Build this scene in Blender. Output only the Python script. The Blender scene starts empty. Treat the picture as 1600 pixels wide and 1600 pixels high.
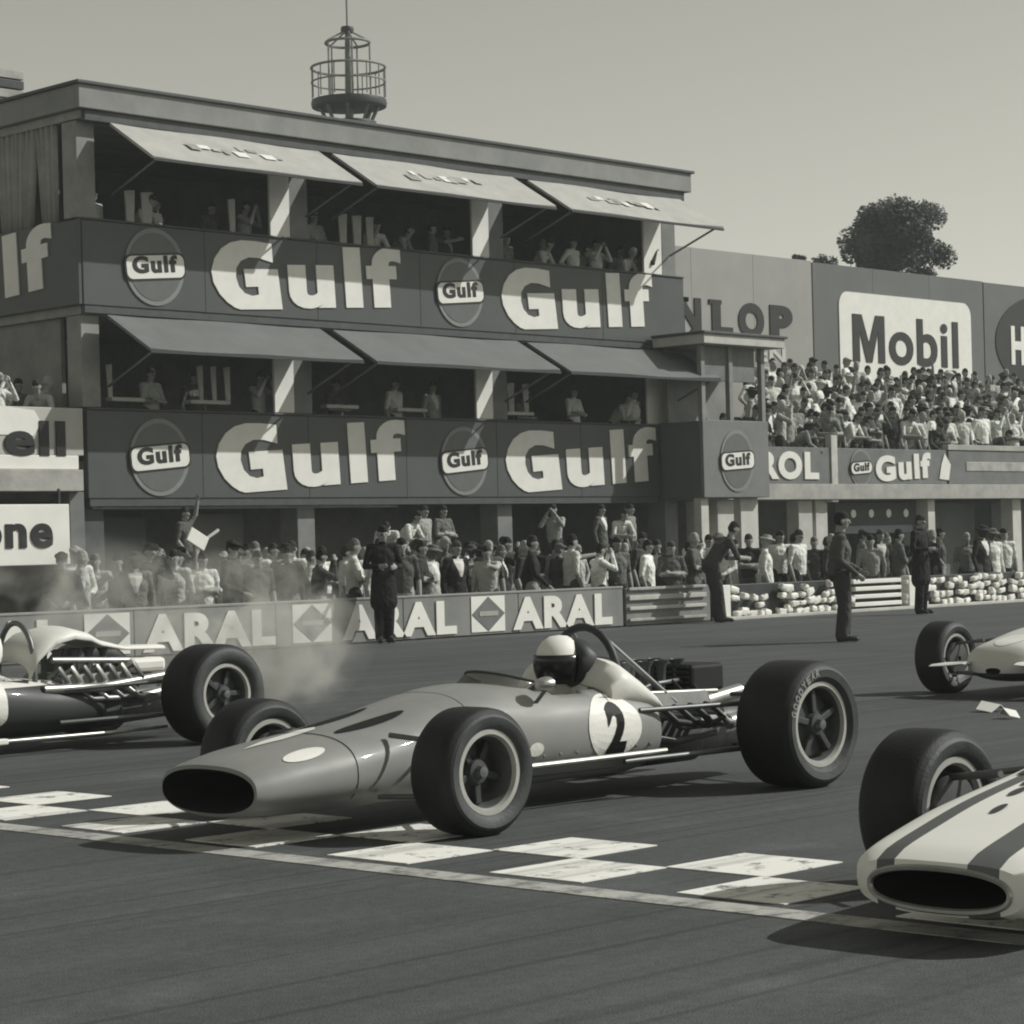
import bpy, bmesh, math, random
import numpy as np
from mathutils import Vector, Matrix
from mathutils.bvhtree import BVHTree

random.seed(7)
R = random.Random(11)
sc = bpy.context.scene
C = sc.collection

# ---------------------------------------------------------------- camera
# world: +x runs along the track (away to the right), +y towards the pits
CAM_H = 1.30; YAW = math.radians(44.2); ROLL = 0.026
cam_d = bpy.data.cameras.new('camera'); cam = bpy.data.objects.new('camera', cam_d); C.objects.link(cam)
cam_d.sensor_width = 36; cam_d.lens = 36 * 3700 / 1600
cam_d.shift_y = 58 / 1600; cam_d.clip_end = 3000; cam_d.clip_start = .05
fwd = Vector((math.cos(YAW), math.sin(YAW), 0)); rgt = Vector((math.sin(YAW), -math.cos(YAW), 0)); up = Vector((0, 0, 1))
cr = rgt * math.cos(ROLL) - up * math.sin(ROLL); cu = rgt * math.sin(ROLL) + up * math.cos(ROLL); cb = -fwd
m = Matrix((cr, cu, cb)).transposed().to_4x4(); m.translation = (0, 0, CAM_H)
cam.matrix_world = m
sc.camera = cam

# ---------------------------------------------------------------- sky and sun
SUN = Vector((1.27, -1.0, 1.26)).normalized()
w = bpy.data.worlds.new('World'); sc.world = w; w.use_nodes = True
nt = w.node_tree; bg = nt.nodes['Background']
sky = nt.nodes.new('ShaderNodeTexSky'); sky.sky_type = 'NISHITA'; sky.sun_disc = False
sky.sun_elevation = math.asin(SUN.z); sky.sun_rotation = math.atan2(SUN.x, SUN.y)
sky.air_density = 1.0; sky.dust_density = 0.7; sky.ozone_density = 1.0
bw = nt.nodes.new('ShaderNodeRGBToBW'); tn = nt.nodes.new('ShaderNodeMixRGB'); tn.blend_type = 'MULTIPLY'
tn.inputs['Fac'].default_value = 1; tn.inputs['Color2'].default_value = (1.0, .99, .87, 1)
nt.links.new(sky.outputs[0], bw.inputs[0]); nt.links.new(bw.outputs[0], tn.inputs['Color1'])
nt.links.new(tn.outputs[0], bg.inputs['Color']); bg.inputs['Strength'].default_value = 0.120
sl = bpy.data.lights.new('sun', 'SUN'); sun = bpy.data.objects.new('sun', sl); C.objects.link(sun)
sl.energy = 3.8; sl.angle = math.radians(.6); sl.color = (1, .99, .96)
sun.rotation_euler = SUN.to_track_quat('Z', 'Y').to_euler(); sun.location = (40, -40, 60)
sc.view_settings.view_transform = 'Standard'; sc.view_settings.look = 'None'
sc.view_settings.exposure = 0.0; sc.view_settings.gamma = 1.0; sc.view_settings.use_curve_mapping = False
sc.cycles.max_bounces = 6; sc.cycles.volume_bounces = 1; sc.cycles.filter_width = 2.0
sc.cycles.use_denoising = True

# ---------------------------------------------------------------- materials
MATS = {}
def tint(v):
    d = .10 * (1 - min(1, v / .3))           # the print's blacks lean cool, its whites warm
    return (v * (1.0 - d), v * .995, v * (.925 + d), 1)
def M(name, v, rough=.75, var=.14, scale=4., bump=0., bscale=60., metal=0., spec=.3, coat=0.):
    if name in MATS: return MATS[name]
    mt = bpy.data.materials.new(name); mt.use_nodes = True; n = mt.node_tree.nodes; l = mt.node_tree.links
    b = n['Principled BSDF']
    b.inputs['Roughness'].default_value = rough; b.inputs['Metallic'].default_value = metal
    b.inputs['Specular IOR Level'].default_value = spec; b.inputs['Coat Weight'].default_value = coat
    tc = n.new('ShaderNodeTexCoord'); ns = n.new('ShaderNodeTexNoise')
    ns.inputs['Scale'].default_value = scale; ns.inputs['Detail'].default_value = 6; ns.inputs['Roughness'].default_value = .65
    l.new(tc.outputs['Object'], ns.inputs['Vector'])
    cr_ = n.new('ShaderNodeValToRGB'); cr_.color_ramp.elements[0].position = .3; cr_.color_ramp.elements[1].position = .7
    cr_.color_ramp.elements[0].color = tint(v * (1 - var)); cr_.color_ramp.elements[1].color = tint(min(.9, v * (1 + var)))
    l.new(ns.outputs['Fac'], cr_.inputs['Fac']); l.new(cr_.outputs['Color'], b.inputs['Base Color'])
    if bump:
        n2 = n.new('ShaderNodeTexNoise'); n2.inputs['Scale'].default_value = bscale; n2.inputs['Detail'].default_value = 4
        l.new(tc.outputs['Object'], n2.inputs['Vector'])
        bp = n.new('ShaderNodeBump'); bp.inputs['Strength'].default_value = bump; bp.inputs['Distance'].default_value = .02
        l.new(n2.outputs['Fac'], bp.inputs['Height']); l.new(bp.outputs['Normal'], b.inputs['Normal'])
    MATS[name] = mt; return mt

def person_mat(name, chan, v=None, rough=.85, attr=False):
    mt = bpy.data.materials.new(name); mt.use_nodes = True; n = mt.node_tree.nodes; l = mt.node_tree.links
    b = n['Principled BSDF']; b.inputs['Roughness'].default_value = rough; b.inputs['Specular IOR Level'].default_value = .2
    tc = n.new('ShaderNodeTexCoord'); ns = n.new('ShaderNodeTexNoise'); ns.inputs['Scale'].default_value = 9; ns.inputs['Detail'].default_value = 3
    l.new(tc.outputs['Object'], ns.inputs['Vector'])
    bp = n.new('ShaderNodeBump'); bp.inputs['Strength'].default_value = .9; bp.inputs['Distance'].default_value = .06
    l.new(ns.outputs['Fac'], bp.inputs['Height'])
    if chan is None:
        b.inputs['Base Color'].default_value = tint(v)
    else:                                       # the garment's own tone, one per person
        l.new(bp.outputs['Normal'], b.inputs['Normal'])
        sp = n.new('ShaderNodeSeparateColor')
        if attr: oi = n.new('ShaderNodeAttribute'); oi.attribute_name = 'tone'
        else: oi = n.new('ShaderNodeObjectInfo')
        l.new(oi.outputs['Color'], sp.inputs[0])
        mx = n.new('ShaderNodeMixRGB'); mx.blend_type = 'MULTIPLY'; mx.inputs['Fac'].default_value = 1
        mx.inputs['Color1'].default_value = (.97, 1, .93, 1); l.new(sp.outputs[chan], mx.inputs['Color2'])
        l.new(mx.outputs[0], b.inputs['Base Color'])
    MATS[name] = mt; return mt
P_SKIN = person_mat('skin', None, .28, .6); P_SHIRT = person_mat('shirt_cloth', 0)
P_TROU = person_mat('trouser_cloth', 1); P_HAIR = person_mat('hair_or_hat', 2); P_SHOE = person_mat('shoe_leather', None, .025, .4)
P_WHITE = person_mat('shirt_front', None, .62); PM = [P_SKIN, P_SHIRT, P_TROU, P_HAIR, P_SHOE, P_WHITE]
PMC = [P_SKIN, person_mat('crowd_shirt', 0, attr=True), person_mat('crowd_trouser', 1, attr=True), person_mat('crowd_hair', 2, attr=True), P_SHOE, P_WHITE]

def asphalt():
    mt = bpy.data.materials.new('asphalt'); mt.use_nodes = True; n = mt.node_tree.nodes; l = mt.node_tree.links
    b = n['Principled BSDF']; b.inputs['Roughness'].default_value = .82; b.inputs['Specular IOR Level'].default_value = .35
    tc = n.new('ShaderNodeTexCoord')
    def noise(scale, det, mapping=None):
        t = n.new('ShaderNodeTexNoise'); t.inputs['Scale'].default_value = scale; t.inputs['Detail'].default_value = det
        if mapping:
            mp = n.new('ShaderNodeMapping'); mp.inputs['Scale'].default_value = mapping; l.new(tc.outputs['Object'], mp.inputs['Vector']); l.new(mp.outputs[0], t.inputs['Vector'])
        else: l.new(tc.outputs['Object'], t.inputs['Vector'])
        return t
    def ramp(t, a, c, p0=.3, p1=.7):
        r = n.new('ShaderNodeValToRGB'); r.color_ramp.elements[0].position = p0; r.color_ramp.elements[1].position = p1
        r.color_ramp.elements[0].color = (a, a, a, 1); r.color_ramp.elements[1].color = (c, c, c, 1); l.new(t.outputs['Fac'], r.inputs['Fac']); return r
    base = ramp(noise(.35, 4), .84, 1.12); streak = ramp(noise(1., 5, (.06, 2.2, 1)), .80, 1.16); grit = ramp(noise(130., 3), .55, 1.5)
    fine = ramp(noise(18., 4), .86, 1.14)
    skid = ramp(noise(1., 3, (.035, 5.5, 1)), 1.0, .62, .58, .74)
    skid2 = ramp(noise(1., 2, (.02, 9.0, 1)), 1.0, .70, .60, .66)
    stain = ramp(noise(.9, 7), 1.0, .74, .58, .74); pale = ramp(noise(1.7, 8), 1.0, 1.28, .58, .70)
    cur = None
    for r in (base, streak, grit, fine, skid, skid2, stain, pale):
        if cur is None: cur = r.outputs[0]; continue
        mx = n.new('ShaderNodeMixRGB'); mx.blend_type = 'MULTIPLY'; mx.inputs['Fac'].default_value = 1
        l.new(cur, mx.inputs['Color1']); l.new(r.outputs[0], mx.inputs['Color2']); cur = mx.outputs[0]
    mx = n.new('ShaderNodeMixRGB'); mx.blend_type = 'MULTIPLY'; mx.inputs['Fac'].default_value = 1
    mx.inputs['Color2'].default_value = tint(.072); l.new(cur, mx.inputs['Color1']); l.new(mx.outputs[0], b.inputs['Base Color'])
    bp = n.new('ShaderNodeBump'); bp.inputs['Strength'].default_value = .55; bp.inputs['Distance'].default_value = .006
    l.new(noise(150., 3).outputs['Fac'], bp.inputs['Height']); l.new(bp.outputs['Normal'], b.inputs['Normal'])
    MATS['asphalt'] = mt; return mt

def paint_mat(name, v, wear=.5):
    mt = bpy.data.materials.new(name); mt.use_nodes = True; n = mt.node_tree.nodes; l = mt.node_tree.links
    b = n['Principled BSDF']; b.inputs['Roughness'].default_value = .7
    tc = n.new('ShaderNodeTexCoord'); t = n.new('ShaderNodeTexNoise'); t.inputs['Scale'].default_value = 7; t.inputs['Detail'].default_value = 9; t.inputs['Roughness'].default_value = .75
    ge = n.new('ShaderNodeNewGeometry'); l.new(ge.outputs['Position'], t.inputs['Vector'])
    r = n.new('ShaderNodeValToRGB'); e = r.color_ramp.elements; e[0].position = .36; e[0].color = tint(.13); e[1].position = .36 + .2 * wear; e[1].color = tint(v)
    l.new(t.outputs['Fac'], r.inputs['Fac'])
    mp = n.new('ShaderNodeMapping'); mp.inputs['Scale'].default_value = (.05, 7, 1); l.new(ge.outputs['Position'], mp.inputs['Vector'])
    t2 = n.new('ShaderNodeTexNoise'); t2.inputs['Scale'].default_value = 1; t2.inputs['Detail'].default_value = 4; l.new(mp.outputs[0], t2.inputs['Vector'])
    r2 = n.new('ShaderNodeValToRGB'); q = r2.color_ramp.elements; q[0].position = .5; q[0].color = (1, 1, 1, 1); q[1].position = .72; q[1].color = (.5, .5, .5, 1); l.new(t2.outputs['Fac'], r2.inputs['Fac'])
    mx = n.new('ShaderNodeMixRGB'); mx.blend_type = 'MULTIPLY'; mx.inputs['Fac'].default_value = 1; l.new(r.outputs[0], mx.inputs['Color1']); l.new(r2.outputs[0], mx.inputs['Color2']); l.new(mx.outputs[0], b.inputs['Base Color'])
    MATS[name] = mt; return mt

M('asphalt_dummy', .1)
ASPH = asphalt(); PAINT = paint_mat('road_paint', .80, .45); PAINT2 = paint_mat('road_line_paint', .42, .8)
CONC = M('concrete', .34, .85, .22, 2.5, .2, 25); CONC_L = M('concrete_pale', .46, .85, .18, 2, .2, 25)
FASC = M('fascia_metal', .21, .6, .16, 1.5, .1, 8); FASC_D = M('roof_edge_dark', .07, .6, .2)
WALL_D = M('interior_wall', .22, .9, .25, 1.5); FLOORM = M('slab_concrete', .28, .9, .2, 2)
GULF_P = M('sign_panel_dark', .076, .5, .10, 1.2, .08, 5); GULF_S = M('disc_tone', .12, .5, .08); RINGM = M('disc_ring', .21, .5, .08)
WHITE = M('white_paint', .74, .55, .06, 2); LETW = M('white_lettering', .72, .5, .06, 3); BLACK = M('black_paint', .018, .5, .2)
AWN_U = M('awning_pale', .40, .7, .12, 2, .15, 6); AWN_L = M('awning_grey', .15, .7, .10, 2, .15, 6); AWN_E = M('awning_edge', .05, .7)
PILL = M('pillar_grey', .20, .85, .2, 2); PILLW = M('pillar_pale', .5, .8, .15, 2)
STEEL = M('steel', .16, .45, .15, 8, metal=.6); DARKM = M('dark_metal', .04, .5, .2, 6); CHROME = M('pale_metal', .42, .38, .2, 9, metal=.7)
TYRE = M('tyre_rubber', .014, .62, .2, 9, .15, 90, spec=.35); TYREW = M('tyre_sidewall', .06, .6, .25, 8, .15, 60)  # tread blacker than sidewall, its shade put into the colour
RIMM = M('rim_magnesium', .42, .45, .1, 8, metal=.25); RIMD = M('wheel_centre', .05, .6, .2)
BARREL = M('rim_barrel', .12, .5, .25, 7, metal=.3)
DARK = M('duct_black', .008, .9, .1)
ARALP = M('barrier_panel', .20, .7, .14, 2, .1, 9)

# ---------------------------------------------------------------- mesh helpers
class B:
    def __init__(s): s.v = []; s.f = []; s.m = []
    def add(s, vs, fs, mi=0):
        o = len(s.v); s.v += [tuple(p) for p in vs]; s.f += [tuple(i + o for i in f) for f in fs]; s.m += [mi] * len(fs); return s
    def box(s, x0, x1, y0, y1, z0, z1, mi=0, bev=0.):
        if bev <= 0:
            return s.add([(x, y, z) for x in (x0, x1) for y in (y0, y1) for z in (z0, z1)],
                         [(0, 1, 3, 2), (4, 6, 7, 5), (0, 4, 5, 1), (2, 3, 7, 6), (0, 2, 6, 4), (1, 5, 7, 3)], mi)
        bm = bmesh.new(); bmesh.ops.create_cube(bm, size=1)
        for q in bm.verts: q.co = Vector(((x0 + x1) / 2 + q.co.x * (x1 - x0), (y0 + y1) / 2 + q.co.y * (y1 - y0), (z0 + z1) / 2 + q.co.z * (z1 - z0)))
        bmesh.ops.bevel(bm, geom=bm.edges[:], offset=bev, segments=2, affect='EDGES', profile=.5)
        bm.verts.index_update(); s.add([q.co for q in bm.verts], [[q.index for q in f.verts] for f in bm.faces], mi); bm.free(); return s
    def tube(s, pts, r, mi=0, n=8, caps=True):
        pts = [Vector(p) for p in pts]; rs = r if isinstance(r, (list, tuple)) else [r] * len(pts)
        vs = []; fs = []; pu = None
        for i, p in enumerate(pts):
            t = (pts[min(i + 1, len(pts) - 1)] - pts[max(i - 1, 0)]).normalized()
            if pu is None: pu = t.orthogonal().normalized()
            pu = (pu - t * pu.dot(t)).normalized(); pv = t.cross(pu)
            for k in range(n):
                a = 2 * math.pi * k / n; vs.append(p + (pu * math.cos(a) + pv * math.sin(a)) * rs[i])
        for i in range(len(pts) - 1):
            for k in range(n): fs.append((i * n + k, i * n + (k + 1) % n, (i + 1) * n + (k + 1) % n, (i + 1) * n + k))
        if caps: fs += [tuple(range(n - 1, -1, -1)), tuple((len(pts) - 1) * n + k for k in range(n))]
        return s.add(vs, fs, mi)
    def loft(s, rings, mi=0, mis=None, cap0=True, cap1=True):
        n = len(rings[0]); vs = [p for r in rings for p in r]; o = len(s.v); s.v += [tuple(p) for p in vs]
        for i in range(len(rings) - 1):
            for k in range(n):
                s.f.append((o + i * n + k, o + i * n + (k + 1) % n, o + (i + 1) * n + (k + 1) % n, o + (i + 1) * n + k)); s.m.append(mis[i] if mis else mi)
        if cap0: s.f.append(tuple(o + k for k in range(n - 1, -1, -1))); s.m.append(mis[0] if mis else mi)
        if cap1: s.f.append(tuple(o + (len(rings) - 1) * n + k for k in range(n))); s.m.append(mis[-1] if mis else mi)
        return s
    def lathe(s, prof, mi=0, n=40, axis='y', c=(0, 0, 0), mis=None, closed=False):
        vs = []; fs = []; ms = []
        for (r, h) in prof:
            for k in range(n):
                a = 2 * math.pi * k / n; p = (r * math.cos(a), h, r * math.sin(a)) if axis == 'y' else (r * math.cos(a), r * math.sin(a), h)
                vs.append((p[0] + c[0], p[1] + c[1], p[2] + c[2]))
        L = len(prof)
        for i in range(L if closed else L - 1):
            j = (i + 1) % L
            for k in range(n): fs.append((i * n + k, j * n + k, j * n + (k + 1) % n, i * n + (k + 1) % n)); ms.append(mis[i] if mis else mi)
        o = len(s.v); s.v += vs; s.f += [tuple(q + o for q in f) for f in fs]; s.m += ms; return s
    def prism(s, poly, y0, y1, mi=0):            # polygon in x-z, extruded along y
        n = len(poly); vs = [(x, y0, z) for x, z in poly] + [(x, y1, z) for x, z in poly]
        return s.add(vs, [tuple(range(n)), tuple(range(2 * n - 1, n - 1, -1))] + [(k, k + n, (k + 1) % n + n, (k + 1) % n) for k in range(n)], mi)
    def mesh(s, name, mats):
        me = bpy.data.meshes.new(name); me.from_pydata(s.v, [], s.f)
        for t in (mats if isinstance(mats, (list, tuple)) else [mats]): me.materials.append(t)
        me.polygons.foreach_set('material_index', s.m); return me
    def build(s, name, mats, parent=None, loc=(0, 0, 0), smooth=None, rot=None):
        me = s.mesh(name, mats); fix(me)
        if smooth is not None:
            me.polygons.foreach_set('use_smooth', [True] * len(me.polygons))
            if smooth < 180: me.set_sharp_from_angle(angle=math.radians(smooth))
        return link(name, me, parent, loc, rot)
def fix(me):
    bm = bmesh.new(); bm.from_mesh(me); bmesh.ops.recalc_face_normals(bm, faces=bm.faces[:]); bm.to_mesh(me); bm.free()
def link(name, me, parent=None, loc=(0, 0, 0), rot=None):
    o = bpy.data.objects.new(name, me); C.objects.link(o); o.location = loc
    if rot: o.rotation_euler = rot
    if parent: o.parent = parent
    return o
def tag(o, label, cat, group=None):
    o['label'] = label; o['category'] = cat
    if group: o['group'] = group
    return o
def thing(name, label, cat, loc=(0, 0, 0), rz=0, group=None):
    return tag(link(name, None, None, loc, (0, 0, rz)), label, cat, group)
def struct(o): o['kind'] = 'structure'; return o

# words: glyph outlines as solid letters standing in the x-z plane, facing -y; returns one mesh per letter
def word_mesh(txt, wd, ht, depth=.02, bold=.0, serif=False):
    cu_ = bpy.data.curves.new('w', 'FONT'); cu_.body = txt; cu_.size = 1; cu_.offset = bold; cu_.resolution_u = 5
    cu_.space_character = 1 + bold * 3.2
    ob = bpy.data.objects.new('w', cu_); C.objects.link(ob); dg = bpy.context.evaluated_depsgraph_get()
    me = bpy.data.meshes.new_from_object(ob.evaluated_get(dg)); bpy.data.objects.remove(ob)
    V = np.array([v.co[:] for v in me.vertices]); F = [list(p.vertices) for p in me.polygons]; bpy.data.meshes.remove(me)
    lo = V.min(0); hi = V.max(0); V = (V - lo) / np.maximum(hi - lo, 1e-6); V[:, 0] *= wd; V[:, 1] *= ht
    par = list(range(len(V)))
    def find(a):
        while par[a] != a: par[a] = par[par[a]]; a = par[a]
        return a
    for f in F:
        for q in f[1:]: par[find(q)] = find(f[0])
    isl = {}
    for f in F: isl.setdefault(find(f[0]), []).append(f)
    g = sorted(([V[[q for f in fs for q in f], 0].min(), V[[q for f in fs for q in f], 0].max(), fs] for fs in isl.values()), key=lambda t: t[0])
    merged = []
    for a, b, fs in g:
        if merged and a < merged[-1][1] - .35 * (b - a): merged[-1][1] = max(b, merged[-1][1]); merged[-1][2] += fs
        else: merged.append([a, b, list(fs)])
    out = []
    for a, b, fs in merged:
        bm = bmesh.new(); mp = {}
        for f in fs:
            for q in f:
                if q not in mp: mp[q] = bm.verts.new((V[q, 0], 0, V[q, 1]))
            try: bm.faces.new([mp[q] for q in f])
            except ValueError: pass
        if serif:
            zs = [v.co.z for v in bm.verts]; 
        ex = bmesh.ops.extrude_face_region(bm, geom=bm.faces[:])
        for v in [e for e in ex['geom'] if isinstance(e, bmesh.types.BMVert)]: v.co.y -= depth
        bmesh.ops.recalc_face_normals(bm, faces=bm.faces[:])
        if serif:                                   # slab serifs on the stems
            pass
        m_ = bpy.data.meshes.new('letter'); bm.to_mesh(m_); bm.free(); out.append(m_)
    return out
def put_word(txt, x, y, z, wd, ht, mat, parent, tilt=0., depth=.02, bold=.04, rz=0., name='letter', one=False):
    res = []
    for me in word_mesh(txt, wd, ht, depth, bold):
        me.materials.append(mat)
        o = link(name, me, parent, (x, y, z), (0, -tilt, rz)); res.append(o)
    if one and len(res) > 1:
        bm = bmesh.new()
        for o in res: bm.from_mesh(o.data)
        me = res[0].data; bm.to_mesh(me); bm.free()
        for o in res[1:]: bpy.data.objects.remove(o)
        res[0].name = 'lettering'
    return res

GPOLY = [(.90, .955), (.66, .99), (.46, 1.0), (.30, .965), (.16, .875), (.055, .73), (0, .55), (.02, .39), (.10, .22), (.20, .105), (.30, .03), (.38, 0), (1.0, 0), (.965, .585), (.47, .585), (.485, .325), (.66, .33), (.665, .215), (.57, .195), (.46, .235), (.38, .33), (.345, .47), (.36, .60), (.43, .70), (.55, .755), (.70, .745), (.90, .68)]
def gulf_word(root, x, y, z, wd, ht, mat, tilt, depth=.022, rz=0.):
    b = B(); b.prism([(px * wd * .345, pz * ht) for px, pz in GPOLY], -depth, 0)
    o = b.build('letter', mat, root, (x, y, z), rot=(0, -tilt, rz)); o.matrix_parent_inverse = Matrix.Translation(-root.location)
    off = Matrix.Rotation(rz, 3, 'Z') @ (Matrix.Rotation(-tilt, 3, 'Y') @ Vector((wd * .385, 0, .01)))
    for o in put_word('ulf', x + off.x, y + off.y, z + off.z, wd * .615, ht * .93, mat, root, tilt, depth, .045, rz): o.matrix_parent_inverse = Matrix.Translation(-root.location)

def gulf_disc(parent, x, y, z, r=.6, rz=0., tilt=.08, rh=None):
    rh = rh or r * 1.05
    def el(a, b, n=48): return [(a * math.cos(2 * math.pi * k / n), b * math.sin(2 * math.pi * k / n)) for k in range(n)]
    b = B(); b.prism(el(r, rh), -.02, 0); d = b.build('disc', RINGM, parent, (x, y, z), rot=(0, 0, rz))
    b = B(); b.prism(el(r * .88, rh * .88), -.027, -.015); b.build('disc_face', GULF_S, d)
    bw_, bh = r * .97, r * .31
    def rr(a, h, c, n=6):
        pts = []
        for (sx, sz, a0) in ((1, 1, 0), (-1, 1, 90), (-1, -1, 180), (1, -1, 270)):
            for k in range(n + 1):
                t = math.radians(a0 + 90 * k / n); pts.append((sx * (a - c) + c * math.cos(t), sz * (h - c) + c * math.sin(t)))
        return pts
    b = B(); b.prism(rr(bw_ + .035, bh + .035, .14), -.036, -.02); b.build('band_edge', BLACK, d, rot=(0, -tilt, 0))
    b = B(); b.prism(rr(bw_, bh, .12), -.044, -.03); b.build('band', LETW, d, rot=(0, -tilt, 0))
    put_word('Gulf', -r * .76, -.044, -r * .235, r * 1.52, r * .47, BLACK, d, tilt, .008, .045, one=True)
    return d

# ---------------------------------------------------------------- ground, track, paint
b = B(); b.add([(-900, -900, 0), (1500, -900, 0), (1500, 1500, 0), (-900, 1500, 0)], [(0, 1, 2, 3)]); struct(b.build('ground', M('ground_grass', .07, .95, .3, .5), loc=(0, 0, -.3)))
b = B(); b.add([(-120, -30, 0), (300, -30, 0), (300, 25.62, 0), (-120, 25.62, 0)], [(0, 1, 2, 3)]); track = struct(b.build('track', ASPH))
PITZ = -.26                                            # the pit lane lies a step below the track edge
b = B(); b.add([(-120, 25.64, 0), (300, 25.64, 0), (300, 32.05, 0), (-120, 32.05, 0)], [(0, 1, 2, 3)]); struct(b.build('pit_lane', ASPH, loc=(0, 0, PITZ)))
b = B(); b.box(-120, 300, 25.60, 25.70, PITZ - .1, -.004); struct(b.build('kerb', M('kerb_concrete', .3, .9, .2, 2)))
b = B(); b.box(-120, 300, 32.05, 75, PITZ - .1, 0); struct(b.build('apron', M('apron_concrete', .22, .9, .2, 1.5)))
SQ = .505
def square_mesh():
    b = B(); b.box(0, SQ, 0, SQ, 0, .004); return b.mesh('painted_square', PAINT)
sqm = square_mesh()
for i in range(-3, 15):
    y = 5.245 + i * SQ * 2 * .975
    for (x, dy) in ((6.735, 0), (6.735 + SQ + .01, SQ * .975)):
        link('painted_square', sqm, track, (x, y + dy - .01, .001))
b = B(); b.box(6.49, 6.655, -3, 20, .001, .004); b.build('painted_line', PAINT2, track)
for i, (x, y, s_) in enumerate(((15.07, 9.74, .11), (14.55, 9.25, .07))):
    b = B(); b.add([(-s_, -s_ * .7, 0), (0, -s_ * .8, .05), (s_, -s_ * .5, .012), (s_ * .9, s_ * .6, .03), (0, s_ * .7, .075), (-s_, s_ * .5, .02)], [(0, 1, 4, 5), (1, 2, 3, 4)])
    o = b.build('paper_scrap', WHITE, None, (x, y, .006), rot=(0, 0, i * 1.1)); sm = o.modifiers.new('s', 'SOLIDIFY'); sm.thickness = .004
    tag(o, ['larger crumpled white paper scrap lying on the open track', 'smaller paper scrap lying on the track next to a larger one'][i], 'paper')

# ---------------------------------------------------------------- pit building
def bw_(b, name, mat, parent, smooth=None):
    o = b.build(name, mat, parent, smooth=smooth); o.matrix_parent_inverse = Matrix.Translation(-parent.location); return o
def box_part(parent, name, mat, *a, bev=.012):
    b = B(); b.box(*a, bev=bev); return bw_(b, name, mat, parent)
def word_w(txt, x, y, z, wd, ht, mat, root, tilt=0., depth=.03, bold=.04, rz=0., one=False, parent=None):
    for o in put_word(txt, x, y, z, wd, ht, mat, root, tilt, depth, bold, rz, one=one):
        o.matrix_parent_inverse = Matrix.Translation(-root.location)

FY = 33.0
PB = thing('pit_building', 'three-storey pit building with dark lettered balconies and hinged awnings', 'building', (31.6, 37, 0))
# slabs, walls
box_part(PB, 'floor_slab', FLOORM, 23.75, 39.5, 33.14, 41, 2.36, 2.98)
box_part(PB, 'floor_slab', FLOORM, 23.75, 39.5, 33.14, 41, 5.47, 6.10)
box_part(PB, 'roof_slab', FLOORM, 23.74, 39.55, 33.0, 41, 8.78, 8.93)
for z0, z1 in ((0, 2.36), (2.98, 5.47), (6.10, 8.78)):
    box_part(PB, 'back_wall', WALL_D, 23.8, 39.45, 37.2, 37.4, z0, z1)
    box_part(PB, 'end_wall', WALL_D, 39.25, 39.45, 33.6, 37.2, z0, z1)
# roof fascia (front, side) with its dark capping and a dark strip standing in for the shadow gap
box_part(PB, 'fascia', FASC, 23.62, 39.66, 32.86, 32.98, 8.93, 9.33)
box_part(PB, 'fascia', FASC, 23.62, 23.74, 32.98, 41.2, 8.93, 9.33)
box_part(PB, 'fascia', FASC, 39.55, 39.66, 32.98, 41.2, 8.93, 9.33)
box_part(PB, 'roof_capping', FASC_D, 23.56, 39.72, 32.80, 41.2, 9.33, 9.39)
box_part(PB, 'soffit_shadow_strip', FASC_D, 23.78, 39.5, 32.93, 33.08, 8.74, 8.92)
# balconies
for (z0, z1, x1) in ((5.62, 7.06, 39.45), (2.34, 3.84, 38.5)):
    p = box_part(PB, 'balcony_panel', GULF_P, 23.70, x1, 32.98, 33.12, z0, z1)
    box_part(PB, 'balcony_rail', FASC_D, 23.70, x1, 32.95, 33.15, z1 + .002, z1 + .04)
    for k in range(1, 6):
        xx = 23.7 + (x1 - 23.7) * k / 6
        box_part(PB, 'panel_joint', FASC_D, xx - .012, xx + .012, 32.974, 32.982, z0, z1, bev=0)
    box_part(PB, 'ledge_shadow_strip', FASC_D, 23.74, x1 - .05, 33.0, 33.10, z0 - .13, z0 - .002, bev=0)  # solid dark strip stands in for the shadow below the panel
for (zc, zt) in ((6.35, 5.70), (3.05, 2.42)):
    for xd in (25.2, 32.62):
        d = gulf_disc(PB, xd, 32.976, zc, .64, tilt=.09); d.matrix_parent_inverse = Matrix.Translation(-PB.location)
    for xw in (26.48, 33.82):
        gulf_word(PB, xw, 32.978, zt - .02, 4.62, 1.24, LETW, .058)
# side face (towards -x)
for (z0, z1) in ((5.62, 7.06),):
    box_part(PB, 'balcony_panel', GULF_P, 23.62, 23.70, 33.0, 41, z0, z1)
    gulf_word(PB, 23.618, 38.3, 5.72, 4.62, 1.2, LETW, .055, rz=-math.pi / 2)
box_part(PB, 'side_wall', WALL_D, 23.86, 23.95, 33.9, 41, 2.98, 5.47)
# drawn curtains on the side, each a folded sheet
for k in range(9):
    y0 = 33.75 + k * .62; b = B(); n = 12; rows = []
    for zz, sp in ((7.07, .72), (7.9, .9), (8.78, 1.0)):
        rows.append([(23.80 + .05 * math.sin(i * 1.9 + k), y0 + (.3 - .3 * sp) + .6 * sp * i / n + .10 * (8.78 - zz) * (k % 2 - .3), zz) for i in range(n + 1)])
    vs = [p for r in rows for p in r]; fs = [(j * (n + 1) + i, j * (n + 1) + i + 1, (j + 1) * (n + 1) + i + 1, (j + 1) * (n + 1) + i) for j in range(2) for i in range(n)]
    b.add(vs, fs); o = bw_(b, 'curtain', M('curtain_cloth', .30, .9, .15, 3), PB, smooth=180); sm = o.modifiers.new('s', 'SOLIDIFY'); sm.thickness = .012
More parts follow.
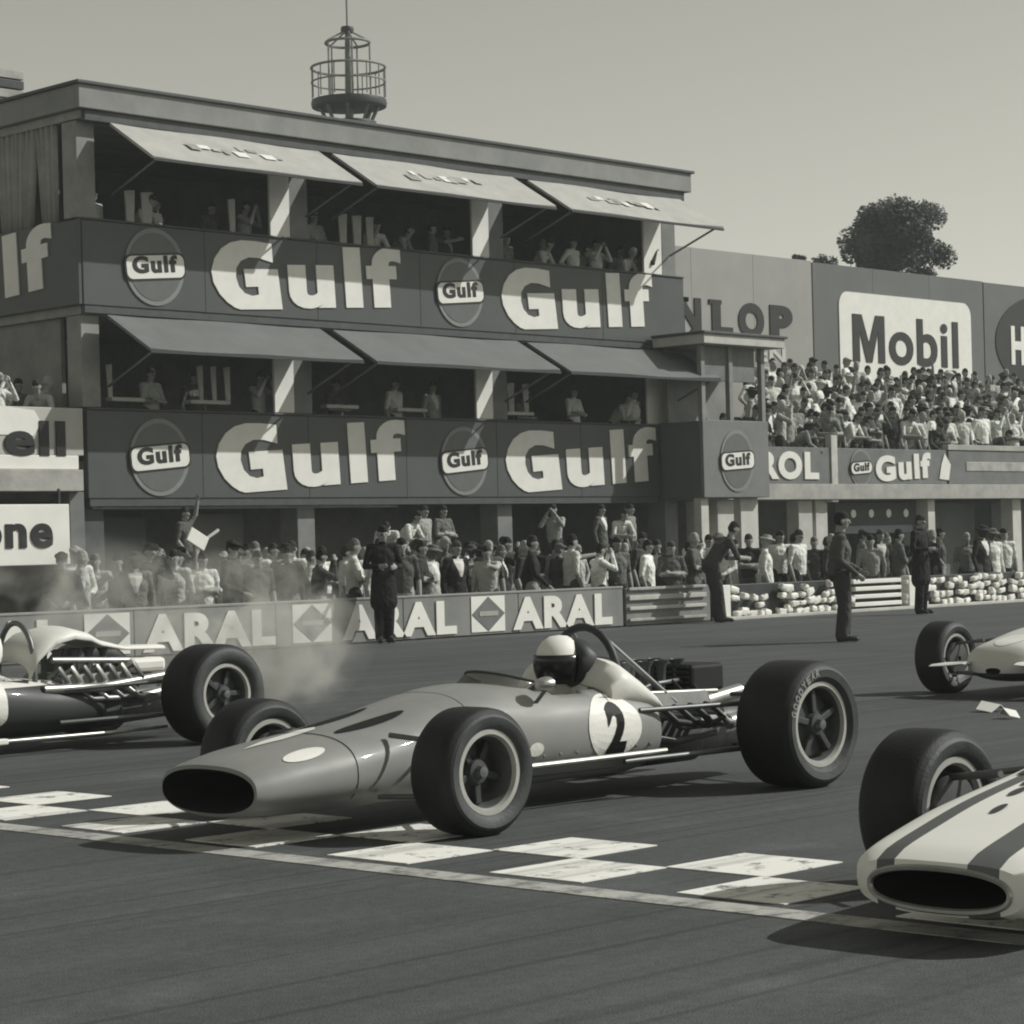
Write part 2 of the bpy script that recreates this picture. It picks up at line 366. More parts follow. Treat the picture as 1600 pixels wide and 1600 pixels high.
# pillars
for (xa, xb) in ((23.74, 24.12), (28.46, 28.92), (33.66, 34.10), (38.95, 39.4)):
    for (z0, z1) in ((3.9, 5.46), (7.12, 8.76)):
        if xa < 24 or xb > 38: box_part(PB, 'pillar', PILL if xa > 24 else M('pillar_corner', .27, .85, .2, 2), xa, xb, 33.14, 33.55, z0, z1)
        else:
            box_part(PB, 'pillar', PILL, xa, xb, 33.18, 33.6, z0, z1)
            box_part(PB, 'partition_board', WHITE, xa - .48, xa - .01, 33.14, 33.2, z0, z1)
for (z0, z1) in ((3.9, 5.46), (7.12, 8.76)):
    box_part(PB, 'partition_board', WHITE, 38.35, 38.94, 33.14, 33.2, z0, z1)
for xa in (23.74, 28.5, 33.75, 38.9):
    box_part(PB, 'pillar', PILL if xa > 24 else FASC_D, xa, xa + .42, 33.2, 33.7, 0, 2.36)
# awnings
rngs = (((24.28, 28.98), (29.32, 34.12), (34.56, 39.32)), ((24.12, 28.9), (29.22, 34.12), (34.42, 39.1)))
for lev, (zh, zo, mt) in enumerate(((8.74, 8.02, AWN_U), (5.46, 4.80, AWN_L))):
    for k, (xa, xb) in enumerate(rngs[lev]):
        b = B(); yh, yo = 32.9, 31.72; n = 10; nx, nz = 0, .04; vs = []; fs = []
        for j in range(2):
            for i in range(n + 1):
                t = i / n; sag = .02 * math.sin(t * math.pi) * (1 if j else .3) + .012 * math.sin(t * 9 + k)
                vs.append((xa + (xb - xa) * t, (yh, yo)[j], (zh, zo)[j] - sag))
        top = len(vs); vs += [(x, y + .02, z - .045) for x, y, z in vs]
        for i in range(n):
            a, c = i, i + n + 1; fs += [(a, a + 1, c + 1, c), (top + a, top + c, top + c + 1, top + a + 1), (a, top + a, top + a + 1, a + 1), (c, c + 1, top + c + 1, top + c)]
        fs += [(0, n + 1, top + n + 1, top), (n, top + n, top + 2 * n + 1, 2 * n + 1)]
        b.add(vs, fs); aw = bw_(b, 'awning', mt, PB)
        for xs in (xa + .15, xb - .15):
            b = B(); b.tube([(xs, 33.12, zh - 1.2), (xs, yo + .12, zo - .03)], .022, n=6); b.build('strut', STEEL, aw).matrix_parent_inverse = Matrix()
            b = B(); b.box(xs - .02, xs + .02, yo + .05, yh - .02, 0, .04)
            o = b.build('arm', STEEL, aw); 
            for v in o.data.vertices: t = (v.co.y - yo) / (yh - yo); v.co.z += zo + (zh - zo) * t - .10
        b = B(); b.box(xa, xb, yo - .015, yo + .03, zo - .075, zo - .03); b.build('edge_bar', AWN_E, aw)
        if lev == 0:                                  # faint worn print across the cloth
            ln = math.hypot(yh - yo, zh - zo)
            for q in range(9):
                cx = xa + (xb - xa) * (.28 + .05 * q) + R.uniform(-.05, .05); t0 = R.uniform(.30, .5); t1 = t0 + R.uniform(.10, .2); hw = R.uniform(.06, .2)
                P = lambda x, t: (x, yh + (yo - yh) * t - .012, zh + (zo - zh) * t + .012)
                b = B(); b.add([P(cx - hw, t0), P(cx + hw, t0), P(cx + hw * .9, t1), P(cx - hw * .9, t1)], [(0, 1, 2, 3)])
                b.build('worn_print', [M('print_dark', .30, .8), WHITE, M('print_mid', .40, .8)][q % 3], aw)
# bits on the balconies
for x0, x1, z in ((24.4, 25.1, 4.02), (26.1, 27.0, 4.02), (29.3, 30.1, 4.02), (31.1, 31.9, 4.0), (34.0, 34.9, 4.0)):
    box_part(PB, 'shelf', CONC_L, x0, x1, 33.2, 33.4, z, z + .07)
for x0, z0, wd in ((24.9, 7.1, .22), (25.25, 7.1, .26), (27.2, 7.15, .16), (29.85, 7.1, .22), (30.2, 7.1, .24), (30.55, 7.1, .2), (26.4, 4.1, .12), (26.7, 4.1, .12), (27.0, 4.1, .14), (24.42, 4.05, .12), (34.3, 4.05, .2), (34.75, 4.05, .16)):
    b = B(); b.add([(x0, 33.35, z0), (x0 + wd * .7, 33.35, z0), (x0 + wd, 33.4, z0 + .62), (x0 + wd * .1, 33.42, z0 + .6)], [(0, 1, 2, 3)]); o = bw_(b, 'hanging_cloth', M('pale_cloth', .4, .9, .15), PB); sm = o.modifiers.new('s', 'SOLIDIFY'); sm.thickness = .03
# ground floor: pit counter, back panels, door heads
box_part(PB, 'pit_counter', PILL, 24.2, 38.5, 32.2, 32.7, 0, .55)
box_part(PB, 'back_panel', M('pit_panel', .13, .9, .2, 1), 24.3, 26.1, 34.6, 34.7, 0, 2.05)
box_part(PB, 'back_panel', M('pit_panel_b', .2, .9, .2, 1), 26.9, 28.2, 34.4, 34.5, .6, 2.1)
box_part(PB, 'head_beam', CONC, 23.9, 31.0, 33.16, 33.3, 2.16, 2.30)
# side terraces: the lower pits either side
def terrace(name, label, x0, x1, zp0, zp1, split=None):
    t = thing(name, label, 'building', ((x0 + x1) / 2, 35, 0))
    return t
LP_ = terrace('pit_terrace', 'low pit building with oil company sign and spectators along its roof', 2, 23.6, 0, 0)
box_part(LP_, 'roof_slab', FLOORM, 2, 23.58, 33.1, 41, 2.50, 2.80)
box_part(LP_, 'ledge', CONC, 2, 23.52, 32.86, 33.1, 2.46, 2.82)
box_part(LP_, 'sign_board', WHITE, 2, 23.48, 32.93, 33.05, 2.825, 3.06)
box_part(LP_, 'sign_board', M('sign_grey', .42, .6, .08, 2), 2, 23.60, 32.95, 33.07, 3.062, 3.86)
b = B(); b.prism([(20.2, 3.42), (22.6, 3.38), (22.75, 3.6), (22.62, 3.80), (21.9, 3.87), (20.4, 3.87)], 32.935, 32.949); bw_(b, 'shell_emblem', WHITE, LP_)
word_w('Shell', 20.72, 32.947, 3.04, 2.50, .60, BLACK, LP_, 0, .03, .03)
box_part(LP_, 'back_wall', WALL_D, 2, 23.5, 36.4, 36.6, 0, 2.5)
box_part(LP_, 'pillar', M('pillar_brown', .16, .85, .2, 2), 23.32, 23.62, 33.0, 33.5, 0, 2.45)
for xa in (18.3, 12.8, 7.3): box_part(LP_, 'pillar', PILL, xa, xa + .4, 33.2, 33.6, 0, 2.5)
fs_ = tag(link('sign_board', None, None, (21.0, 32.7, 1.25)), 'white tyre maker sign hanging under the left pit ledge', 'sign')
box_part(fs_, 'board', WHITE, 18.6, 23.10, 32.7, 32.78, 1.24, 2.24)
word_w('Firestone', 18.95, 32.698, 1.52, 3.8, .58, BLACK, fs_, 0, .02, .03)
for xx in (19.2, 22.9): box_part(fs_, 'hanger', DARKM, xx, xx + .05, 32.72, 32.76, 2.24, 2.50)

RP_ = terrace('pit_terrace', 'long low pit building carrying a packed crowd under the billboards', 39.9, 75, 0, 0)
box_part(RP_, 'ledge', CONC, 40.0, 75, 32.9, 33.12, 2.26, 2.62)
box_part(RP_, 'roof_slab', FLOORM, 39.9, 75, 33.13, 41.5, 2.30, 2.62)
PAR = M('parapet_panel', .15, .7, .2, 2)
for x0, x1 in ((40.0, 44.55), (44.85, 49.35), (49.45, 54.0), (54.1, 58.6), (58.7, 63.2), (63.3, 67.8), (67.9, 72.4)):
    box_part(RP_, 'parapet', PAR, x0, x1, 32.98, 33.1, 2.625, 3.46)
box_part(RP_, 'post', CONC_L, 44.58, 44.82, 32.94, 33.12, 2.2, 3.75)
box_part(RP_, 'parapet_rail', CONC, 49.4, 72.4, 32.95, 33.13, 3.465, 3.60)
word_w('TROL', 41.12, 32.978, 2.72, 2.98, .64, LETW, RP_, 0, .03, .05)
d = gulf_disc(RP_, 45.75, 32.976, 3.0, .42, tilt=.06); d.matrix_parent_inverse = Matrix.Translation(-RP_.location)
word_w('Gulf', 46.35, 32.978, 2.66, 2.3, .62, LETW, RP_, .05, .03, .05)
box_part(RP_, 'sign_stripe', M('stripe_pale', .34, .6, .3, 3), 50.2, 53.4, 32.96, 32.99, 2.95, 3.18)
b = B(); b.prism([(49.0, 2.75), (49.4, 2.72), (49.5, 3.1), (49.25, 3.38), (49.1, 3.1)], 32.955, 32.975); bw_(b, 'pennant', LETW, RP_)
box_part(RP_, 'back_wall', WALL_D, 40, 75, 36.3, 36.5, 0, 2.3)
for xa, wd, mt in ((39.95, .30, CONC_L), (40.62, .62, PILLW), (43.55, .52, M('pillar_rose', .42, .8, .1)), (44.2, .45, CONC_L), (48.75, .3, PILLW), (52.55, .4, PILLW), (57.3, .4, PILLW), (61.8, .4, PILLW), (66.3, .4, PILLW)):
    box_part(RP_, 'pillar', mt, xa, xa + wd, 33.15, 33.5, 0, 2.26)
for x0, x1, mt in ((41.3, 43.2, 'pit_panel_b'), (49.2, 52.4, 'pit_panel'), (53.2, 57.0, 'pit_panel')):
    box_part(RP_, 'back_panel', MATS[mt], x0, x1, 34.2, 34.3, 0, 2.2)
sg = tag(link('sign_board', None, None, (46.8, 33.4, 1.4)), 'dark board with four white discs hanging in the right pit', 'sign')
box_part(sg, 'board', M('board_dark', .045, .7), 45.3, 48.6, 33.4, 33.46, 1.45, 2.2)
for k in range(4):
    b = B(); b.prism([(46.0 + k * .72 + .1 * math.cos(a * math.pi / 8), 1.93 + .1 * math.sin(a * math.pi / 8)) for a in range(16)], 33.385, 33.398); bw_(b, 'disc', LETW, sg)
# terrace steps
ROWS = 8
for k in range(ROWS):
    box_part(RP_, 'step', FLOORM, 41.0, 75, 33.9 + k * .82, 33.9 + (k + 1) * .82 - .01 if k < ROWS - 1 else 41.2, 2.622, 2.74 + k * .275, bev=0)

# projecting box with the lone disc
BX = thing('signal_box', 'small projecting signal box with flat roof and a lone oil disc', 'kiosk', (39.6, 32.4, 0))
box_part(BX, 'front_panel', M('box_panel', .17, .6, .1, 2), 38.50, 40.72, 31.76, 31.86, 2.28, 3.92)
box_part(BX, 'side_panel', M('box_side_shaded', .10, .6, .1, 2), 38.50, 38.60, 31.862, 32.94, 2.28, 3.90)  # sides coloured darker than the front, shade painted into the tone
box_part(BX, 'side_panel', MATS['box_side_shaded'], 40.62, 40.72, 31.862, 32.94, 2.28, 3.90)
box_part(BX, 'floor_slab', FLOORM, 38.62, 40.6, 31.88, 32.9, 2.30, 2.45)
box_part(BX, 'roof_slab', CONC_L, 38.3, 41.05, 31.5, 32.92, 5.50, 5.70)
box_part(BX, 'roof_capping', FASC_D, 38.25, 41.1, 31.45, 32.92, 5.702, 5.76)
for xa in (38.52, 39.45, 40.55): box_part(BX, 'post', M('post_grey', .22, .7), xa, xa + .13, 31.78, 31.9, 3.92, 5.5)
for xa in (38.70, 39.62): box_part(BX, 'blind', M('blind_grey', .16, .7, .2, 3), xa, xa + .78, 31.84, 31.87, 4.75, 5.49)
box_part(BX, 'inner_wall', WALL_D, 38.62, 40.6, 32.8, 32.9, 2.45, 5.49)
box_part(BX, 'support_leg', PILLW, 38.55, 38.8, 31.9, 32.1, 0, 2.28)
box_part(BX, 'support_leg', PILLW, 40.0, 40.6, 32.0, 32.2, 0, 2.28)
d = gulf_disc(BX, 39.6, 31.758, 3.06, .56, tilt=.06, rh=.66); d.matrix_parent_inverse = Matrix.Translation(-BX.location)

# ---------------------------------------------------------------- billboards behind the crowd
def billboard(label, x0, x1, z0, z1, mat, y=41.6):
    t = thing('billboard', label, 'billboard', ((x0 + x1) / 2, y, 0), group='billboards behind the terrace crowd')
    n = max(2, int((x1 - x0) / 2.4))
    for k in range(n):
        a = x0 + (x1 - x0) * k / n; c = x0 + (x1 - x0) * (k + 1) / n
        box_part(t, 'panel', mat, a + .004, c - .004, y, y + .08, z0, z1, bev=.006)
    for k in range(n + 1):
        xx = x0 + .15 + (x1 - x0 - .3) * k / n
        box_part(t, 'post', DARKM, xx - .07, xx + .07, y + .09, y + .25, 0, z1 - .15)
    return t
k_ = 41.6 / 41
def bx_(x): return x * k_
def bz_(z): return 1.3 + (z - 1.3) * k_
t = billboard('pale grey tyre maker billboard with heavy serif dark letters', bx_(44.0), bx_(54.75), 3.5, bz_(9.33), M('bill_pale', .29, .7, .07, 1))
def slab_word(t, txt, xs, z, ht, mat, y):
    for ch, x, wd in xs:
        word_w(ch, x, y, z, wd, ht, mat, t, 0, .03, .06)
        feet = {'N': ((0, 1), (0, 1), (1, 0)), 'L': ((0, 1), (0, 0)), 'P': ((0, 0),), 'D': (), 'U': ((0, 1), (1, 1)), 'O': ()}[ch]
        for (fx_, fz_) in feet:
            cx = x + (.16 if fx_ == 0 else .84) * wd
            box_part(t, 'serif', mat, cx - .3 * wd, cx + .3 * wd, y - .035, y - .002, z + (ht * .88 if fz_ else 0), z + (ht if fz_ else ht * .12), bev=0)
slab_word(t, 'DUNLOP', (('D', bx_(45.0), .95), ('U', bx_(46.3), .95), ('N', bx_(47.6), 1.0), ('N', bx_(48.75), 1.0), ('L', bx_(50.2), .9), ('O', bx_(51.35), 1.15), ('P', bx_(52.75), 1.05)), bz_(6.98), 1.0, BLACK, 41.597)
word_w('EN', bx_(52.1), 41.597, bz_(6.35), 1.35, .45, M('pale_letter', .50, .6), t, 0, .02, .03)
t2 = billboard('mid grey billboard with a white rounded panel and dark letters', bx_(54.8), bx_(63.6), 3.5, bz_(9.3), M('bill_grey', .125, .7, .08, 1))
def rr_poly(x0, x1, z0, z1, c, n=8):
    pts = []
    for (cx, cz, a0) in ((x1 - c, z1 - c, 0), (x0 + c, z1 - c, 90), (x0 + c, z0 + c, 180), (x1 - c, z0 + c, 270)):
        for k in range(n + 1): a = math.radians(a0 + 90 * k / n); pts.append((cx + c * math.cos(a), cz + c * math.sin(a)))
    return pts
b = B(); b.prism(rr_poly(bx_(56.0), bx_(62.85), 5.2, bz_(8.55), .42), 41.57, 41.598); bw_(b, 'white_panel', LETW, t2)
MW, MH, MS = 1.62, 1.42, .34
b = B(); b.prism([(bx_(56.62) + x_, bz_(6.52) + z_) for x_, z_ in ((0, 0), (0, MH), (MS * 1.35, MH), (MW / 2, MH * .40), (MW - MS * 1.35, MH), (MW, MH), (MW, 0), (MW - MS, 0), (MW - MS, MH * .66), (MW / 2 + MS * .42, 0), (MW / 2 - MS * .42, 0), (MS, MH * .66), (MS, 0))], 41.548, 41.568); bw_(b, 'letter', BLACK, t2)
word_w('obil', bx_(56.62) + 1.84, 41.568, bz_(6.50), 3.72, 1.46, BLACK, t2, 0, .02, .022)
t3 = billboard('dark oval billboard cut off by the picture edge', bx_(63.65), bx_(72), 3.5, bz_(9.28), MATS['bill_grey'])
def ell(cx, cz, a, c, n=48): return [(cx + a * math.cos(2 * math.pi * k / n), cz + c * math.sin(2 * math.pi * k / n)) for k in range(n)]
b = B(); b.prism(ell(bx_(67.3), bz_(7.45), 3.1, 1.62), 41.57, 41.598); bw_(b, 'oval', BLACK, t3)
word_w('H', bx_(65.1), 41.568, bz_(6.75), .8, 1.25, LETW, t3, 0, .02, .04)

# ---------------------------------------------------------------- barriers along the pit lane
def barrier(name, label, x0, x1, y=25.3, z1=.62, mat=ARALP):
    t = thing(name, label, 'barrier', ((x0 + x1) / 2, y, 0)); n = max(1, round((x1 - x0) / 2.3))
    for k in range(n):
        a = x0 + (x1 - x0) * k / n; c = x0 + (x1 - x0) * (k + 1) / n
        box_part(t, 'panel', mat, a + .006, c - .006, y, y + .05, .02, z1, bev=.008)
        box_part(t, 'post', DARKM, c - .05, c + .05, y + .052, y + .12, 0, z1 + .03)
    box_part(t, 'top_rail', M('rail_grey', .24, .7), x0, x1, y - .012, y + .07, z1, z1 + .04)
    return t
AB = barrier('advertising_barrier', 'low grey barrier with white fuel brand lettering and diamond emblems', 14.0, 28.55)
def aral_emblem(x):
    b = B(); b.box(x - .36, x + .36, 25.285, 25.297, .06, .60); bw_(b, 'emblem', LETW, AB)
    b = B(); b.prism([(x - .35, .33), (x, .07), (x + .35, .33), (x, .59)], 25.276, 25.288); bw_(b, 'emblem_diamond', M('emblem_grey', .15, .6), AB)
    b = B(); b.prism([(x - .2, .30), (x + .2, .30), (x + .2, .37), (x - .2, .37)], 25.268, 25.278); bw_(b, 'emblem_bar', M('emblem_bar', .34, .6), AB)
for k in range(4):
    x = 25.45 - 3.52 * (k - 0); aral_emblem(x); word_w('ARAL', x + .56 if k else 25.98, 25.292, .06, 2.28, .50, LETW, AB, 0, .015, .05)
SB = thing('slatted_barrier', 'grey barrier with long pale horizontal slats beside the lettered barrier', 'barrier', (29.7, 25.3, 0))
box_part(SB, 'panel', PILL, 28.62, 30.75, 25.3, 25.36, .02, .62)
for z, h in ((.08, .05), (.26, .06), (.42, .08), (.58, .05)): box_part(SB, 'slat', CONC_L if h > .05 else CONC, 28.66, 30.6, 25.25, 25.298, z, z + h)
# white openwork block wall
BWL = thing('block_wall', 'low wall of whitewashed openwork blocks in front of the right pits', 'wall', (36, 25.4, 0))
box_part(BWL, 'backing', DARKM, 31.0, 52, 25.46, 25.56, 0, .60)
box_part(BWL, 'base', CONC_L, 30.95, 52, 25.22, 25.44, 0, .06)
blk = []
for q in range(5):
    b = B(); b.box(-.075, .075, -.06, .06, -.05, .05, bev=.028)
    for i, v in enumerate(b.v): b.v[i] = (v[0] * (1 + .3 * R.uniform(-1, 1)), v[1], v[2] * (1 + .3 * R.uniform(-1, 1)))
    blk.append(b.mesh('block', WHITE))
nb = 0
for r in range(4):
    x = 31.05 + .12 * (r % 2)
    while x < 42.6 and nb < 290:
        slat = 34.75 < x < 36.4
        if not slat and R.random() < .78:
            o = link('block', blk[R.randrange(5)], BWL, (x, 25.33 + R.uniform(-.02, .03), .115 + r * .135 + R.uniform(-.03, .03)), (0, R.uniform(-.35, .35), R.uniform(-.2, .2)))
            o.matrix_parent_inverse = Matrix.Translation(-BWL.location); s_ = R.uniform(.8, 1.35); o.scale = (s_, 1, R.uniform(.75, 1.25)); nb += 1
        x += R.uniform(.15, .30)
for z in (.10, .24, .38, .51): box_part(BWL, 'slat', WHITE, 34.75 + .1 * R.random(), 36.25, 25.27, 25.42, z, z + .075)
box_part(BWL, 'end_post', WHITE, 31.0, 31.22, 25.24, 25.44, .06, .6)
box_part(BWL, 'end_post', WHITE, 36.45, 36.68, 25.24, 25.44, .06, .62)

# ---------------------------------------------------------------- control tower far behind the roof
TW = thing('control_tower', 'slender control tower with railed round gallery rising behind the roof', 'tower', (54.3, 60, 0))
b = B(); b.tube([(54.3, 60, 0), (54.3, 60, 15.9)], .38, n=20); bw_(b, 'shaft', CONC, TW, smooth=60)
def ring_deck(name, z0, z1, r, mat):
    b = B(); b.lathe([(.2, z0), (r, z0), (r + .03, (z0 + z1) / 2), (r, z1), (.2, z1)], n=36, axis='z', c=(54.3, 60, 0), closed=True); return bw_(b, name, mat, TW, smooth=40)
ring_deck('lower_gallery', 15.75, 15.98, .92, DARKM); ring_deck('gallery_deck', 16.5, 16.74, 1.27, DARKM)
for k in range(8):
    a = k * math.pi / 4; b = B(); b.tube([(54.3 + .7 * math.cos(a), 60 + .7 * math.sin(a), 15.9), (54.3 + 1.0 * math.cos(a), 60 + 1.0 * math.sin(a), 16.55)], .07, n=6); bw_(b, 'bracket', STEEL, TW)
b = B(); b.tube([(54.3, 60, 15.9), (54.3, 60, 18.9), (54.3, 60, 19.2)], [.15, .09, .07], n=12); bw_(b, 'mast', STEEL, TW)
def rail_ring(z, r, t, name='rail'):
    b = B(); b.tube([(54.3 + r * math.cos(2 * math.pi * k / 36), 60 + r * math.sin(2 * math.pi * k / 36), z) for k in range(37)], t, n=6, caps=False); bw_(b, name, FASC, TW)
rail_ring(17.85, 1.26, .045); rail_ring(17.35, 1.26, .03); rail_ring(18.7, .75, .05)
for k in range(14):
    a = 2 * math.pi * k / 14; b = B(); b.tube([(54.3 + 1.26 * math.cos(a), 60 + 1.26 * math.sin(a), 16.8), (54.3 + 1.26 * math.cos(a), 60 + 1.26 * math.sin(a), 17.85)], .025, n=6); bw_(b, 'baluster', FASC, TW)
for k in range(5):
    a = 2 * math.pi * k / 5 + .4; b = B(); b.tube([(54.3 + .75 * math.cos(a), 60 + .75 * math.sin(a), 16.8), (54.3 + .75 * math.cos(a), 60 + .75 * math.sin(a), 18.75), (54.3, 60, 19.15)], .035, n=6); bw_(b, 'cage_bar', FASC, TW)
ring_deck('lantern_cap', 19.05, 19.25, .2, DARKM)
b = B(); b.tube([(54.3, 60, 19.2), (54.3, 60, 21.6)], .035, n=6); bw_(b, 'aerial', STEEL, TW)
# chimney at the far left, roof vents
CH = thing('chimney', 'banded square chimney just showing above the roof at far left', 'chimney', (30.0, 45, 0))
box_part(CH, 'stack', M('brick_dark', .08, .9, .2), 29.4, 30.5, 44.6, 45.6, 0, 11.4)
for k in range(4): box_part(CH, 'band', DARKM if k % 2 == 0 else CONC, 29.35, 30.55, 44.55, 45.65, 11.41 + k * .22, 11.60 + k * .22)
for x, lb, h in ((33.6, 'small twin roof vent close to the tower', .22), (34.4, 'tiny roof vent furthest along the roof edge', .14)):
    v = thing('roof_vent', lb, 'vent', (x, 35, 9.39)); 
    b = B(); b.lathe([(.001, h), (.12, h), (.14, h - .06), (.08, h - .07), (.08, 0)], n=14, axis='z'); b.build('cowl', DARKM, v)
    b = B(); b.lathe([(.001, h * .8), (.1, h * .8), (.07, h * .5), (.07, 0)], n=14, axis='z', c=(.33, .1, 0)); b.build('cowl', DARKM, v)

# ---------------------------------------------------------------- trees behind the billboards
LEAF = M('foliage', .085, .7, .5, 3)
def tree(label, x, y, h, crown, n, seed, name='tree', base=None):
    rg = random.Random(seed); t = thing(name, label, 'tree', (x, y, 0)); b = B()
    zc = h - crown[2]
    b.tube([(0, 0, 0), (.1, .05, h * .4), (.0, 0, zc)], [.32, .24, .16], n=10)
    cl = []
    for k in range(54):
        while True:
            p = Vector((rg.uniform(-1, 1), rg.uniform(-1, 1), rg.uniform(-1, 1)))
            if .45 < p.length < 1: break
        p = Vector((p.x * crown[0], p.y * crown[1], p.z * crown[2] + zc)); cl.append(p)
        if k % 2 == 0: b.tube([(0, 0, zc - .7 * crown[2]), tuple(Vector((p.x * .5, p.y * .5, (p.z + zc) / 2))), tuple(p)], [.09, .05, .02], n=5)
    b.build('trunk', M('bark', .06, .9, .3, 6), t)
    vs = []; fs = []
    for k in range(n):
        c = cl[rg.randrange(len(cl))]; rr = crown[0] * .25
        d = Vector((rg.gauss(0, 1), rg.gauss(0, 1), rg.gauss(0, .85))); d = d.normalized() * rr * rg.random() ** .4
        p = c + d; s_ = rg.uniform(.06, .13); u = Vector((rg.gauss(0, 1), rg.gauss(0, 1), rg.gauss(0, 1))).normalized(); v = u.orthogonal().normalized()
        o = len(vs); vs += [p - u * s_, p + v * s_ * .5, p + u * s_, p - v * s_ * .5]; fs.append((o, o + 1, o + 2, o + 3))
    b = B(); b.add(vs, fs); b.build('crown', LEAF, t); return t
tree('bushy dark tree standing behind the white rounded panel billboard', 74.7, 52, 14.0, (2.15, 2.0, 1.55), 26000, 3)
tree('top of a dark shrub behind the billboard, nearest the big tree', 70.2, 52, 11.75, (.45, .45, .4), 900, 5)
tree('top of a small dark shrub behind the pale billboard', 68.6, 52, 11.65, (.32, .32, .3), 600, 6)

# ---------------------------------------------------------------- people
def ell_tube(b, pts, rad, side=(1, 0, 0), n=12, cap=1.):
    pts = [Vector(p) for p in pts]; side = Vector(side)
    rings = []
    def ring(p, t, ra, rb):
        s_ = side - t * side.dot(t)
        s_ = s_.normalized() if s_.length > 1e-4 else t.orthogonal().normalized()
        q = t.cross(s_); return [tuple(p + s_ * ra * math.cos(2 * math.pi * k / n) + q * rb * math.sin(2 * math.pi * k / n)) for k in range(n)]
    t0 = (pts[1] - pts[0]).normalized(); t1 = (pts[-1] - pts[-2]).normalized()
    for a in (80, 50, 25): 
        c, s_ = math.cos(math.radians(a)), math.sin(math.radians(a)); ra, rb = rad[0]; rings.append(ring(pts[0] - t0 * min(ra, rb) * s_ * cap, t0, ra * c, rb * c))
    for i, p in enumerate(pts):
        t = (pts[min(i + 1, len(pts) - 1)] - pts[max(i - 1, 0)]).normalized(); rings.append(ring(p, t, *rad[i]))
    for a in (25, 50, 80):
        c, s_ = math.cos(math.radians(a)), math.sin(math.radians(a)); ra, rb = rad[-1]; rings.append(ring(pts[-1] + t1 * min(ra, rb) * s_ * cap, t1, ra * c, rb * c))
    b.loft(rings)

